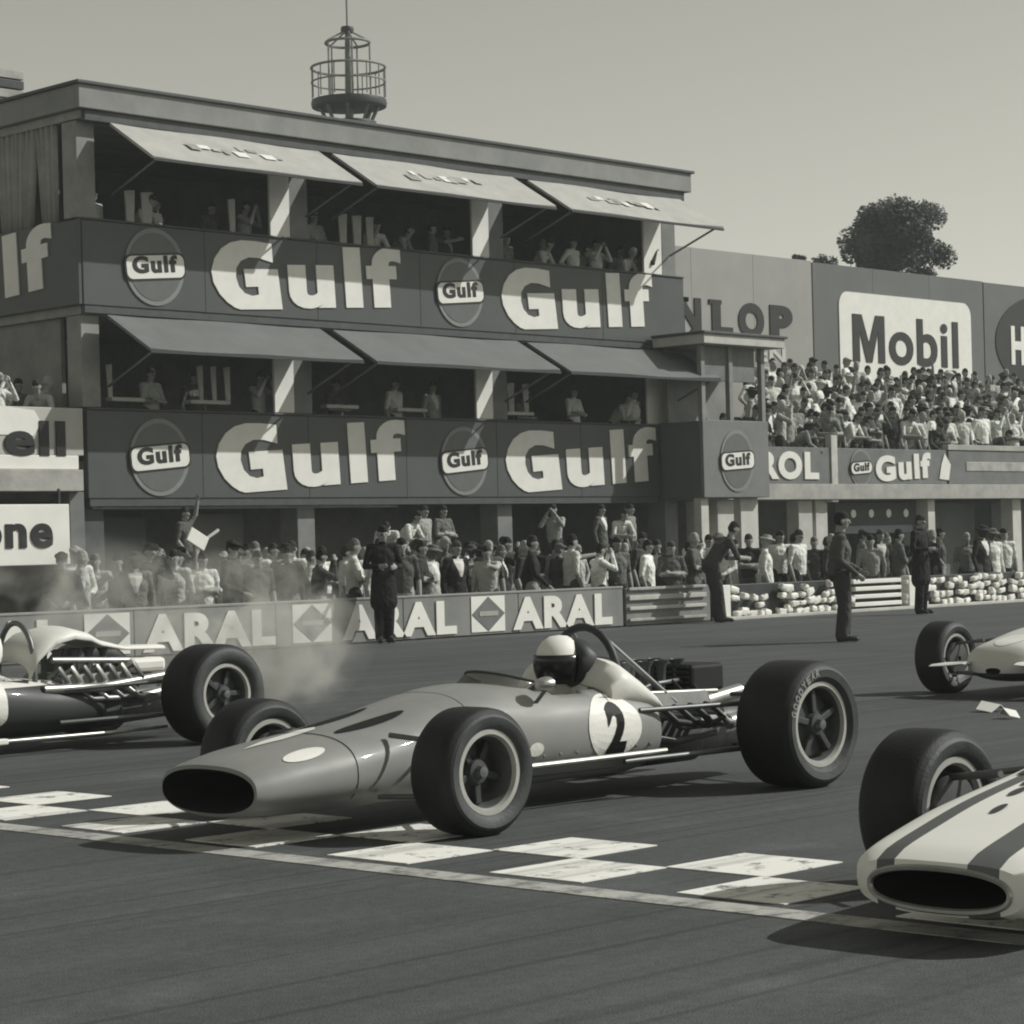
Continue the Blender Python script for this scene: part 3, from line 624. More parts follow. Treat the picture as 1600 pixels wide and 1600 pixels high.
BASE = dict(pel=(0, 0, .96), chest=(0, .0, 1.26), neck=(0, .01, 1.46), head=(0, -.02, 1.605),
            sh=(.188, .01, 1.415), el=(.25, .04, 1.11), wr=(.25, -.05, .86), hip=(.09, 0, .93), kn=(.10, -.02, .50), an=(.10, .02, .09), toe=(.12, -.15, .04))
def person_mesh(name, J, coat=False, short=False, loose=True, hat=None, voxel=.015, helmet=False, hairy=True):
    j = dict(BASE); j.update(J); segs = []                     # (material, pts, radii)
    def pt(k, s_):
        if k + ('L' if s_ > 0 else 'R') in j: return Vector(j[k + ('L' if s_ > 0 else 'R')])
        p = Vector(j[k]); return Vector((p.x * s_, p.y, p.z))
    pel, ch, nk, hd = (Vector(j[k]) for k in ('pel', 'chest', 'neck', 'head'))
    segs.append((1, [pel - (ch - pel).normalized() * (.07 if loose else 0), pel.lerp(ch, .5), ch, ch.lerp(nk, .6)], [(.178, .13), (.168, .128), (.19, .135), (.168, .10)]))
    segs.append((2, [pel - (ch - pel).normalized() * .05, pel + (ch - pel).normalized() * .03], [(.165, .12), (.163, .118)]))
    if coat: segs.append((1, [pel + Vector((0, 0, .05)), pel - Vector((0, 0, .16)), pel - Vector((0, 0, .36))], [(.18, .14), (.20, .15), (.21, .16)]))
    segs.append((0, [nk - Vector((0, 0, .03)), nk.lerp(hd, .55)], [(.058, .06), (.055, .06)]))
    hs = (hd - nk).normalized()
    segs.append((5, [hd - hs * .055 + Vector((0, -.015, 0)), hd, hd + hs * .045 + Vector((0, .01, 0))], [(.058, .07), (.074, .092), (.07, .088)]))
    segs.append((0, [hd + Vector((0, -.082, .012)), hd + Vector((0, -.096, -.02))], [(.010, .012), (.014, .013)]))
    if hairy: segs.append((3, [hd + hs * .02 + Vector((0, .03, 0)), hd + hs * .07 + Vector((0, .015, 0))], [(.080, .078), (.078, .088)]))
    for s_ in (1, -1):
        segs.append((0, [hd + Vector((.078 * s_, .01, .012)), hd + Vector((.08 * s_, .012, -.02))], [(.01, .02), (.008, .014)]))
        sh, el, wr = pt('sh', s_), pt('el', s_), pt('wr', s_)
        segs.append((1, [nk - (nk - ch).normalized() * .05, sh], [(.062, .07), (.064, .066)]))
        segs.append((1, [sh.lerp(ch, .3), sh, sh.lerp(el, .5), el], [(.07, .075), (.066, .068), (.055, .055), (.047, .047)]))
        segs.append((0 if short else 1, [el, el.lerp(wr, .4), wr], [(.046, .046), (.044, .044), (.034, .034)]))
        d = (wr - el).normalized(); side = Vector((s_, 0, 0)); side = (side - d * side.dot(d)); side = side.normalized() if side.length > .1 else d.orthogonal().normalized()
        nrm = d.cross(side)
        segs.append((0, [wr + d * .01, wr + d * .05, wr + d * .085], [(.026, .022), (.022, .036), (.018, .036)]))
        for q in range(4):
            o_ = wr + d * .085 + nrm * (.030 - .020 * q); L = (.06, .075, .07, .055)[q]
            segs.append((0, [o_, o_ + d * L * .55 - side * .006, o_ + d * L - side * .022], [(.0095, .0095), (.009, .009), (.008, .008)]))
        o_ = wr + d * .035 + nrm * .034; segs.append((0, [o_, o_ + d * .03 + nrm * .022 - side * .012, o_ + d * .058 + nrm * .026 - side * .02], [(.012, .012), (.0105, .0105), (.009, .009)]))
        hp, kn, an, toe = pt('hip', s_), pt('kn', s_), pt('an', s_), pt('toe', s_)
        segs.append((2, [hp, hp.lerp(kn, .5), kn], [(.102, .112), (.094, .10), (.080, .084)]))
        segs.append((2, [kn, kn.lerp(an, .35), an], [(.080, .084), (.078, .082), (.070, .080)]))
        segs.append((4, [an + Vector((0, .03, -.045)), an.lerp(toe, .5) + Vector((0, 0, -.01)), toe], [(.04, .045), (.044, .04), (.04, .032)]))
    flat = len(segs)
    if hat == 'cap':
        segs.append((3, [hd + hs * .055, hd + hs * .10], [(.092, .105), (.10, .115)])); segs.append((3, [hd + hs * .06 + Vector((0, -.09, 0)), hd + hs * .05 + Vector((0, -.15, 0))], [(.08, .014), (.06, .012)]))
    if hat == 'brim':
        segs.append((3, [hd + hs * .05, hd + hs * .14], [(.085, .10), (.075, .09)])); segs.append((3, [hd + hs * .055, hd + hs * .075], [(.15, .17), (.15, .17)]))
    b = B(); 
    for q_, (mi, pts, rad) in enumerate(segs): ell_tube(b, pts, rad, cap=.12 if q_ >= flat else .2 if q_ == 0 else 1)
    me = b.mesh('tmp', PM); ob = bpy.data.objects.new('tmp', me); C.objects.link(ob)
    md = ob.modifiers.new('r', 'REMESH'); md.mode = 'VOXEL'; md.voxel_size = voxel
    sm = ob.modifiers.new('s', 'SMOOTH'); sm.factor = .5; sm.iterations = 2
    dg = bpy.context.evaluated_depsgraph_get(); out = bpy.data.meshes.new_from_object(ob.evaluated_get(dg)); bpy.data.objects.remove(ob); bpy.data.meshes.remove(me)
    n = len(out.polygons); cen = np.empty(n * 3, 'f'); out.polygons.foreach_get('center', cen); cen = cen.reshape(-1, 3)
    best = np.full(n, 1e9); lab = np.zeros(n, int); sid = np.zeros(n, int)
    for si, (mi, pts, rad) in enumerate(segs):
        for i in range(len(pts) - 1):
            a = np.array(pts[i][:]); c = np.array(pts[i + 1][:]); ab = c - a; t = np.clip(((cen - a) @ ab) / max(ab @ ab, 1e-9), 0, 1)
            r0 = sum(rad[i]) / 2; r1 = sum(rad[i + 1]) / 2
            dd = np.linalg.norm(cen - (a + t[:, None] * ab), axis=1) - (r0 + (r1 - r0) * t)
            k = dd < best; best[k] = dd[k]; lab[k] = mi; sid[k] = si
    if not coat:
        ax_ = np.array((ch - pel).normalized()[:]); lab[(sid == 0) & ((cen - np.array(pel[:])) @ ax_ < -.035)] = 2
    h = np.array(hd[:]); rel = cen - h; ax = np.array(hs[:]); up_ = rel @ ax
    isd = lab == 5; hair = isd & ((up_ > .046) | ((rel[:, 1] > .005) & (up_ > -.055))) if hairy else isd & (up_ > 9)
    lab[isd] = 0; lab[hair] = 3
    eye = isd & (rel[:, 1] < -.065) & (np.abs(up_ - .012) < .010) & (np.abs(np.abs(rel[:, 0]) - .031) < .013); lab[eye] = 3
    if coat is True: lab[(lab == 1) & (cen[:, 1] < ch.y - .05) & (np.abs(cen[:, 0]) < .02 + .35 * np.clip(cen[:, 2] - ch.z + .10, 0, .2)) & (cen[:, 2] > ch.z - .10)] = 6
    lab[lab == 6] = 5 if coat else 1
    out.materials.clear()
    for m_ in PM: out.materials.append(m_)
    out.polygons.foreach_set('material_index', lab.astype('i')); out.polygons.foreach_set('use_smooth', [True] * n); out.name = name
    return out

lean = dict(pel=(0, .16, .94), chest=(0, -.02, 1.20), neck=(0, -.17, 1.35), head=(0, -.25, 1.50), sh=(.185, -.12, 1.31), el=(.27, -.22, 1.04), wr=(.12, -.42, 1.03), hip=(.09, .14, .91), kn=(.10, .06, .50))
stoop = dict(pel=(0, .18, .92), chest=(0, -.08, 1.12), neck=(0, -.26, 1.20), head=(0, -.36, 1.30), sh=(.185, -.2, 1.18), el=(.24, -.30, .92), wr=(.18, -.46, .80), hip=(.09, .16, .89), kn=(.11, -.06, .50))
sit = dict(pel=(0, 0, .52), chest=(0, -.02, .82), neck=(0, -.04, 1.02), head=(0, -.07, 1.19), sh=(.185, -.03, .96), el=(.24, -.06, .70), wr=(.15, -.30, .60), hip=(.10, -.03, .50), kn=(.13, -.43, .50), an=(.12, -.40, .09), toe=(.13, -.56, .04))
PR = {}
PA = {}
def proto(k, *a, **kw): PA[k] = (a, kw); PR[k] = person_mesh('person_' + k, *a, **kw)
proto('down', {}, short=True); proto('coat', dict(el=(.26, .05, 1.12), wr=(.24, -.02, .88)), coat=True)
proto('folded', dict(el=(.25, -.06, 1.14), wrL=(-.06, -.20, 1.16), wrR=(.07, -.19, 1.12)), short=True)
proto('hips', dict(el=(.37, .08, 1.17), wr=(.19, -.04, .99)), short=True)
proto('lean', lean, short=True); proto('stoop', stoop); proto('sit', sit, short=True)
proto('photo', dict(el=(.25, -.22, 1.28), wr=(.08, -.24, 1.55), head=(0, -.05, 1.62)))
proto('wave', dict(elL=(.36, -.03, 1.58), wrL=(.33, -.10, 1.84), elR=(-.25, .02, 1.12), wrR=(-.22, -.12, .92)), short=True)
proto('point', dict(elL=(.24, -.26, 1.36), wrL=(.25, -.52, 1.40), elR=(-.26, .04, 1.12), wrR=(-.24, -.06, .88)), short=True)
proto('cap', dict(el=(.27, .02, 1.13), wr=(.13, -.20, 1.02)), hat='cap'); proto('hat', {}, hat='brim', coat=True)
proto('walk', dict(knL=(.1, -.18, .52), anL=(.1, -.16, .1), toeL=(.12, -.32, .05), knR=(-.1, .06, .5), anR=(-.1, .3, .12), toeR=(-.12, .16, .05), elL=(.26, .12, 1.14), wrL=(.24, .14, .9), elR=(-.26, -.06, 1.13), wrR=(-.22, -.24, .96)))
proto('official', dict(pel=(0, .03, .96), head=(0, -.03, 1.64), elL=(.25, -.02, 1.12), wrL=(.13, -.22, .98), elR=(-.26, .04, 1.12), wrR=(-.17, -.16, .93), knL=(.1, -.05, .5), anL=(.1, -.03, .09), toeL=(.13, -.19, .04)), voxel=.011)
proto('black', dict(elL=(.27, -.04, 1.13), wrL=(.15, -.2, 1.12), elR=(-.27, .0, 1.14), wrR=(-.12, -.2, 1.14), kn=(.08, -.02, .5), an=(.07, .02, .09), toe=(.09, -.15, .04)), coat='plain', voxel=.011)

POSE = dict(down='standing with arms down', coat='in a long jacket', folded='with arms folded', hips='with hands on hips', lean='leaning forward', stoop='stooping low',
            sit='sitting', photo='raising hands to the face', wave='with one arm raised', point='reaching one arm forward', cap='in a peaked cap', hat='in a brimmed hat', walk='walking')
def tone(v): return 'white' if v > .5 else 'pale' if v > .25 else 'grey' if v > .1 else 'dark'
def person(k, x, y, z=0, rz=0., s_=1., shirt=.3, trou=.08, hair=.03, label=None, where='', group=None):
    o = link('person', PR[k], None, (x, y, z), (0, 0, rz)); o.scale = (s_, s_, s_); o.color = (shirt, trou, hair, 1)
    if not label: LINE.setdefault(group, []).append((o, tone(shirt), POSE[k], where))
    return tag(o, label or 'person', 'person', group)
LINE = {}
def rtone(): return R.choice((.74, .7, .66, .6, .5, .4, .28, .2, .13, .08, .05, .03, .02, .02))
# individuals on the track side
OFF = person('official', 24.7, 18.15, 0, .75, .93, .085, .05, .02, 'official in grey overalls standing alone on the open track, facing right'); OFF.scale = (1.08, 1.08, .94)
person('black', 23.0, 24.95, 0, -.5, .97, .012, .010, .012, 'figure in black standing in front of the lettered barrier')
person('black', 34.0, 23.3, 0, .1, .98, .014, .012, .03, 'dark figure standing before the white block wall, right of the official')
person('lean', 30.35, 24.75, 0, 1.0, 1.02, .06, .05, .03, 'man in dark clothes leaning forward at the end of the white block wall')
# pit-lane crowd
placed = []
def free(x, y, d=.36): return all((x - a) ** 2 + (y - c) ** 2 > d * d for a, c in placed)
def crowd(x0, x1, y0, y1, n, where, group, poses, z=0, dark=0.):
    z = PITZ
    k = 0; tries = 0
    while k < n and tries < 4000:
        tries += 1; x = R.uniform(x0, x1); y = R.uniform(y0, y1)
        if not free(x, y): continue
        placed.append((x, y)); k += 1; sh = rtone()
        if R.random() < dark: sh = R.choice((.03, .05, .09))
        person(R.choice(poses), x, y, z, R.uniform(-1.3, 1.3), R.uniform(.92, 1.03), sh, R.choice((.03, .05, .08, .14, .3)), R.choice((.012, .02, .03, .06, .12, .3)), None, where, group)
WALKERS = ('down', 'coat', 'folded', 'hips', 'photo', 'cap', 'walk', 'point', 'down', 'coat', 'hat', 'folded')
crowd(18.2, 23.2, 26.0, 28.6, 22, 'near the left edge', 'pit-lane crowd, left', WALKERS + ('cap', 'cap'))
crowd(22.6, 29.0, 25.9, 28.8, 34, 'behind the lettered barrier', 'pit-lane crowd, middle', WALKERS, 0, .15)
crowd(26.0, 31.2, 28.6, 31.6, 20, 'deep under the balconies', 'pit-lane crowd, deep', WALKERS, 0, .3)
crowd(29.0, 34.5, 26.0, 29.2, 16, 'behind the slatted barrier', 'pit-lane crowd, thin', WALKERS, 0, .4)
crowd(33.0, 43.5, 26.0, 29.5, 26, 'behind the white block wall', 'pit-lane crowd, right', WALKERS)
crowd(43.5, 50.0, 27.0, 31.5, 8, 'by the far pale pillars', 'pit-lane crowd, far', WALKERS)
ORD = lambda n: str(n) + ('th' if 10 < n % 100 < 14 else {1: 'st', 2: 'nd', 3: 'rd'}.get(n % 10, 'th'))
for g_, lst in LINE.items():
    lst.sort(key=lambda t: t[0].location.dot(rgt) / t[0].location.dot(fwd))
    for i, (o, tn_, ps, wh) in enumerate(lst): o['label'] = '%s-shirted person %s, %s from left %s' % (tn_, ps, ORD(i + 1), wh)
# people up on the pit counter
for i, (x, k, sh, rz) in enumerate(((30.05, 'stoop', .55, -.8), (30.55, 'lean', .6, .3), (31.0, 'down', .3, .2), (31.5, 'folded', .12, 0), (34.6, 'photo', .3, -1.1), (36.0, 'coat', .10, .3), (36.55, 'lean', .6, -.3), (36.9, 'down', .2, .3), (25.3, 'wave', .08, .4))):
    person(k, x, 32.45, .55, rz, .93, sh, .04, .03, '%s-shirted person %s on the pit counter, %s from left' % (tone(sh), POSE[k], ('second third fourth fifth sixth seventh eighth ninth first'.split())[i]), group='people standing on the pit counter')
# white signal board held up at the left
sb = thing('signal_board', 'small white signal board held up above the crowd at left', 'sign', (24.15, 30.7, PITZ))
b = B(); b.tube([(0, 0, .9), (.02, 0, 1.75), (.5, .02, 2.0)], .03, n=8); b.build('pole', CONC_L, sb)
b = B(); b.box(-.2, .2, -.02, .02, -.12, .12, bev=.01); b.build('board', WHITE, sb, (.02, -.03, 1.86), rot=(0, .5, 0))
person('wave', 24.0, 30.9, PITZ, .2, 1, .06, .05, .02, 'dark-shirted man holding up the white signal board')
# left roof terrace
for i, (x, y, k, sh, hr, rz) in enumerate(((21.9, 33.5, 'lean', .62, .02, -.6), (22.35, 33.6, 'photo', .6, .3, .2), (22.7, 33.9, 'coat', .10, .5, 1.0), (23.15, 33.5, 'lean', .36, .03, -.9), (23.42, 33.7, 'hips', .3, .3, .6), (21.3, 33.6, 'down', .2, .02, 0), (20.7, 33.5, 'lean', .6, .02, .2), (22.05, 34.3, 'down', .66, .03, .3), (22.55, 34.5, 'folded', .4, .02, -.3), (22.95, 34.35, 'cap', .55, .3, .1), (23.3, 34.4, 'down', .15, .02, .2), (22.3, 35.0, 'coat', .04, .02, 0), (22.8, 35.1, 'wave', .6, .03, .2), (21.6, 34.6, 'hips', .5, .03, .1))):
    person(k, x, y, 2.80, rz, .95, sh, .05, hr, '%s-shirted spectator %s on left terrace, %s' % (tone(sh), POSE[k], ('fifth from the corner', 'fourth from the corner', 'third from the corner', 'second from the corner', 'nearest the corner', 'sixth from the corner', 'seventh from the corner', 'second row fourth', 'second row third', 'second row second', 'second row nearest corner', 'back row left', 'back row right', 'second row fifth')[i]), group='spectators on the left roof terrace')
# people on the balconies of the main building
for i, (x, y, z, k, sh, hr, rz) in enumerate(((38.15, 33.55, 6.10, 'lean', .5, .5, .2), (37.6, 33.9, 6.10, 'down', .25, .05, -.3), (36.9, 33.7, 6.10, 'lean', .10, .03, .2), (36.2, 34.1, 6.10, 'folded', .16, .2, .1), (38.75, 33.4, 6.10, 'photo', .06, .03, .4), (31.7, 33.7, 6.10, 'lean', .22, .05, .5), (32.5, 33.6, 6.10, 'point', .10, .03, .8), (27.3, 34.0, 6.10, 'down', .1, .03, .2), (26.2, 34.2, 6.10, 'coat', .05, .02, .2), (38.45, 33.9, 6.10, 'coat', .4, .02, -.2), (37.2, 33.5, 6.10, 'photo', .5, .03, 0), (35.6, 33.6, 6.10, 'lean', .45, .03, .3), (30.9, 33.6, 6.10, 'lean', .5, .02, -.3), (33.1, 33.8, 6.10, 'coat', .06, .02, .3), (25.4, 33.6, 6.10, 'lean', .4, .03, .4), (27.75, 33.6, 6.10, 'photo', .3, .02, .5), (39.0, 33.75, 6.10, 'down', .6, .03, .1), (36.5, 33.5, 6.10, 'hips', .6, .02, .2), (34.9, 33.9, 6.10, 'down', .2, .02, .1), (29.6, 33.8, 6.10, 'folded', .35, .02, 0), (24.6, 33.9, 6.10, 'down', .5, .02, .2), (31.3, 33.5, 2.98, 'down', .5, .02, .2), (28.0, 33.6, 2.98, 'photo', .5, .02, .1), (25.6, 33.7, 2.98, 'folded', .35, .02, .1), (36.4, 33.5, 2.98, 'folded', .6, .02, .1), (32.6, 33.8, 2.98, 'coat', .3, .02, .1), (38.2, 33.4, 2.98, 'down', .66, .02, .2),
        (26.8, 34.0, 2.98, 'down', .09, .03, 0), (30.4, 34.2, 2.98, 'folded', .07, .03, 0), (35.2, 34.0, 2.98, 'lean', .1, .03, .1), (37.8, 33.5, 2.98, 'lean', .4, .03, .4))):
    person(k, x, y, z, rz, .97, sh, .04, hr, '%s-shirted person %s on the %s balcony %s' % (tone(sh), POSE[k], 'upper' if z > 4 else 'middle', ('by the right-hand board', 'second from the right end', 'fourth from the right end', 'fifth from the right end', 'at the very right end', 'left of the second disc', 'above the second disc', 'above the first big letters', 'in the first bay shade', 'third from right', 'by the last letters', 'above the last big letter', 'in the second bay', 'right of the second disc', 'above the first disc', 'by the first white board', 'beyond the last board', 'mid third bay', 'left of third bay', 'left of second bay', 'at the left end', 'left of the second disc', 'by the first board', 'above the first disc', 'above the last letters', 'above the second disc', 'beyond the last letters', 'above the lower first letters', 'in the second bay', 'in the third bay', 'at its right end')[i]), group='people on the balconies')
for i, (x, k, sh) in enumerate(((39.0, 'lean', .45), (39.9, 'coat', .16))):
    person(k, x, 32.35, 2.45, .2 * i, .96, sh, .05, .2 if i == 0 else .04, ['pale-shirted person leaning in the projecting signal box', 'grey-coated person standing inside the projecting signal box'][i])
# packed terrace: every spectator an object of its own
CROWD = []
TP = ('down', 'coat', 'folded', 'hips', 'lean', 'photo', 'down', 'folded', 'hat', 'wave', 'cap', 'lean')
cnt = 0
for r in range(ROWS):
    y = 33.66 if r == 0 else 33.9 + (r - 1) * .82 + .5; z = 2.62 if r == 0 else 2.74 + (r - 1) * .275
    xa = 1.262 * y; xb = 1.615 * y; nrow = 0; x = xa + R.random() * .3
    while x < xb:
        if R.random() < .94:
            k = R.choice(TP) if r else R.choice(('lean', 'lean', 'down', 'folded', 'photo', 'stoop')); sh = rtone(); hr = R.choice((.015, .02, .03, .03, .05, .5, .3) if r < 7 else (.015, .02, .03, .03, .05, .3))
            nrow += 1
            if r >= 4: CROWD.append((k, x, y + R.uniform(-.14, .14), z, R.uniform(-.7, .7), R.uniform(.98, 1.16), sh, R.choice((.03, .05, .1, .25)), hr)); x += R.uniform(.36, .52); continue
            person(k, x, y + R.uniform(-.14, .14), z, R.uniform(-.7, .7), R.uniform(.98, 1.16), sh, R.choice((.03, .05, .1, .25)), hr, '%s-shirted spectator %s, %s from left in the terrace %s row' % (tone(sh), POSE[k], ORD(nrow), 'front second third fourth'.split()[r]), group='spectators packed on the terrace')
            cnt += 1
        x += R.uniform(.36, .52)
LOW = {}; VV = []; FF = []; MI = []; TT = []; no = 0
for (k, x, y, z, rz, s_, sh, tr, hr) in CROWD:          # the farther half of the terrace, too many and too small to single out
    if k not in LOW:
        a, kw = PA[k]; kw = dict(kw); kw['voxel'] = .026; me = person_mesh('low', *a, **kw)
        v = np.empty(len(me.vertices) * 3, 'f'); me.vertices.foreach_get('co', v); mi = np.empty(len(me.polygons), 'i'); me.polygons.foreach_get('material_index', mi)
        LOW[k] = (v.reshape(-1, 3), np.array([list(p.vertices) for p in me.polygons]), mi); bpy.data.meshes.remove(me)
    v, f, mi = LOW[k]; c_, n_ = math.cos(rz), math.sin(rz)
    VV.append((v * s_) @ np.array([[c_, n_, 0], [-n_, c_, 0], [0, 0, 1]]) + np.array([x, y, z])); FF.append(f + no); MI.append(mi); TT.append(np.tile([sh, tr, hr, 1.], (len(v), 1))); no += len(v)
VV = np.concatenate(VV); FF = np.concatenate(FF); MI = np.concatenate(MI); TT = np.concatenate(TT)
me = bpy.data.meshes.new('crowd'); me.from_pydata(VV.tolist(), [], FF.tolist())
for m_ in PMC: me.materials.append(m_)
me.polygons.foreach_set('material_index', MI.astype('i')); me.polygons.foreach_set('use_smooth', [True] * len(me.polygons))
ca = me.color_attributes.new('tone', 'FLOAT_COLOR', 'POINT'); ca.data.foreach_set('color', TT.astype('f').ravel())
o = link('crowd', me); o['kind'] = 'stuff'; o['label'] = 'upper half of the packed terrace crowd below the billboards'
print('terrace', cnt, len(CROWD), len(FF))

# ---------------------------------------------------------------- racing cars (local: +x to the rear, -y is the side towards the camera)
def sring(x, wd, z0, z1, p=2.6, n=44, pb=None):
    r = []; mz = z0 + (z1 - z0) * .5
    for k in range(n):
        a = 2 * math.pi * k / n; c, s_ = math.cos(a), math.sin(a); e = 2 / (p if s_ >= 0 else (pb or p))
        r.append((x, wd * math.copysign(abs(c) ** e, c), mz + (z1 - z0) / 2 * math.copysign(abs(s_) ** e, s_)))
    return r
def interp(secs, step=.045):
    out = []
    for i in range(len(secs) - 1):
        p0, p1, p2, p3 = secs[max(i - 1, 0)], secs[i], secs[i + 1], secs[min(i + 2, len(secs) - 1)]
        m_ = max(1, int(round((p2[0] - p1[0]) / step)))
        for q in range(m_):
            t = q / m_; res = []
            for d in range(len(p1)):
                t1 = (p2[d] - p0[d]) / max(1e-6, p2[0] - p0[0]) * (p2[0] - p1[0]); t2 = (p3[d] - p1[d]) / max(1e-6, p3[0] - p1[0]) * (p2[0] - p1[0])
                res.append((2 * t**3 - 3 * t**2 + 1) * p1[d] + (t**3 - 2 * t**2 + t) * t1 + (-2 * t**3 + 3 * t**2) * p2[d] + (t**3 - t**2) * t2)
            out.append(res)
    out.append(list(secs[-1])); return out
def body(root, mat, mouth, secs, cockpit=None, name='body', p=2.6, pb=2.2):
    rings = [sring(*mouth[0], p=2.4), sring(*mouth[1], p=2.4), sring(*mouth[2], p=2.4)]; mis = [1, 1, 0]
    for s_ in interp(secs): rings.append(sring(*s_, p=p, pb=pb)); mis.append(0)
    b = B(); b.loft(rings, mis=mis[:-1])
    if cockpit:
        xa, xb, hw = cockpit; f2 = []; m2 = []
        for f, mi in zip(b.f, b.m):
            c = Vector((0, 0, 0))
            for q in f: c += Vector(b.v[q])
            c /= len(f)
            t = (c.x - (xa + xb) / 2) / ((xb - xa) / 2)
            if len(f) == 4 and abs(t) < 1 and abs(c.y) < hw * math.sqrt(max(0, 1 - abs(t) ** 3.5)) and c.z > .36: continue
            f2.append(f); m2.append(mi)
        b.f, b.m = f2, m2
    o = b.build(name, [mat, DARK], root, smooth=50)
    sd = o.modifiers.new('thick', 'SOLIDIFY'); sd.thickness = .012; sd.offset = -1
    if cockpit:
        xa, xb, hw = cockpit; b = B(); zb = .16; zt = .50; a0, a1 = xa - .10, xb + .02; h2 = hw + .015
        b.add([(a0, -h2, zb), (a1, -h2, zb), (a1, h2, zb), (a0, h2, zb), (a0, -h2, zt), (a1, -h2, zt), (a1, h2, zt), (a0, h2, zt)], [(0, 3, 2, 1), (0, 1, 5, 4), (1, 2, 6, 5), (2, 3, 7, 6), (3, 0, 4, 7)])
        b.build('cockpit_lining', DARKM, root)
    return o
WCACHE = {}
def wheel(root, x, y, r, wd, rr, side, letters=None, deep=.7):
    key = (r, wd, rr, deep)
    if key not in WCACHE:
        hw = wd / 2; b = B(); prof = []; mis = []
        half = [(rr - .012, .62), (rr + .008, .80), (rr + (r - rr) * .30, .97), (rr + (r - rr) * .62, 1.0), (r - .030, .93), (r - .012, .84), (r - .002, .74)]
        tread = []
        for g in (-.42, 0, .42): tread += [(r + .002, g * hw)]
        pr = [(a, -c * hw) for a, c in half] + tread + [(a, c * hw) for a, c in reversed(half)]
        mi = [1, 1, 1, 1] + [0] * (len(pr) - 9) + [1, 1, 1, 1, 0]
        b.lathe(pr, mis=mi, n=64, closed=True); ty = b.mesh('tyre', [TYRE, TYREW]); fix(ty)
        b = B(); f = hw * .84; dp = f - wd * deep * .5
        pr = [(rr + .010, -f), (rr + .014, -f + .012), (rr - .004, -f + .022), (rr - .012, f - .022), (rr + .014, f - .012), (rr + .010, f), (rr - .012, f), (rr - .022, f - .02), (rr - .034, 0), (rr - .022, -f + .02), (rr - .012, -f)]
        b.lathe(pr, n=56, closed=True, mis=[0, 0, 0, 0, 0, 0, 0, 1, 1, 0, 0]); ri = b.mesh('rim', [RIMM, BARREL]); fix(ri)
        b = B(); b.lathe([(.03, -dp - .03), (.055, -dp - .025), (.07, -dp + .015), (rr - .045, -dp + .035), (rr - .045, -dp + .05), (.05, -dp + .04), (.03, -dp + .03)], n=40, closed=True)
        hu = b.mesh('wheel', RIMD); fix(hu)
        b = B(); b.box(-.018, .018, -dp - .012, -dp + .03, .06, rr - .035, bev=.006); sp = b.mesh('spoke', RIMD); fix(sp)
        b = B(); b.lathe([(.001, -dp - .06), (.026, -dp - .058), (.032, -dp - .03), (.032, -dp + .0)], n=10); nu = b.mesh('wheel_nut', STEEL); fix(nu)
        for me in (ty, ri, hu): me.polygons.foreach_set('use_smooth', [True] * len(me.polygons)); me.set_sharp_from_angle(angle=math.radians(38))
        WCACHE[key] = (ty, ri, hu, sp, nu)
    ty, ri, hu, sp, nu = WCACHE[key]
    h = link('wheel', hu, root, (x, y, r), (0, R.uniform(0, 1.5), 0 if side < 0 else math.pi))
    link('tyre', ty, h); link('rim', ri, h); link('wheel_nut', nu, h)
    for k in range(5): link('spoke', sp, h, rot=(0, k * 2 * math.pi / 5, 0))
    if letters:
        a0, txt, rad, ht = letters
        b = B(); dep = wd / 2 * .985
        vs_ = []; 
        for i, ch in enumerate(txt):
            if ch == ' ': continue
            for me in word_mesh(ch, ht * .78, ht, .004, .03):
                a = a0 - i * ht * 1.02 / rad       # clockwise as read from outside
                ca, sa = math.cos(a), math.sin(a)
                vv = []
                for v in me.vertices:
                    lx, lz = v.co.x - ht * .39, v.co.z
                    rr_ = rad + lz; px = rr_ * ca + lx * sa; pz = rr_ * sa - lx * ca
                    vv.append((px, -dep + v.co.y, pz))
                b.add(vv, [tuple(p.vertices) for p in me.polygons]); bpy.data.meshes.remove(me)
        o = b.build('tyre_lettering', M('tyre_letter', .26, .7, .2, 30), h); o.rotation_euler = (0, -h.rotation_euler.y, 0)
    return h
def tubes(root, name, mat, *runs, n=8):
    for pts, r in runs: b = B(); b.tube(pts, r, n=n); b.build(name, mat, root, smooth=50)
def decal(root, bodyobj, me_verts, faces, origin, u, v, cast, mat, off=.004, name='decal'):
    dg = bpy.context.evaluated_depsgraph_get()
    bvh = BVHTree.FromPolygons([q.co.copy() for q in bodyobj.data.vertices], [list(p.vertices) for p in bodyobj.data.polygons])
    u, v, cast, origin = Vector(u), Vector(v), Vector(cast).normalized(), Vector(origin); vs = []
    bm = bmesh.new(); bv = [bm.verts.new((a, c, 0)) for a, c in me_verts]
    for f in faces:
        try: bm.faces.new([bv[i] for i in f])
        except ValueError: pass
    bmesh.ops.triangulate(bm, faces=bm.faces[:])
    for _ in range(3):
        es = [e for e in bm.edges if e.calc_length() > .035]
        if not es: break
        bmesh.ops.subdivide_edges(bm, edges=es, cuts=1); bmesh.ops.triangulate(bm, faces=bm.faces[:])
    last = None
    for q in bm.verts:
        p = origin + u * q.co.x + v * q.co.y; hit = bvh.ray_cast(p - cast * 1.0, cast)
        q.co = (hit[0] - cast * off) if hit[0] is not None else (last if last is not None else p)
        last = q.co.copy()
    me = bpy.data.meshes.new(name); bm.to_mesh(me); bm.free(); me.materials.append(mat)
    return link(name, me, root)
def ellipse2(a, c, n=40): return [(a * math.cos(2 * math.pi * k / n), c * math.sin(2 * math.pi * k / n)) for k in range(n)]
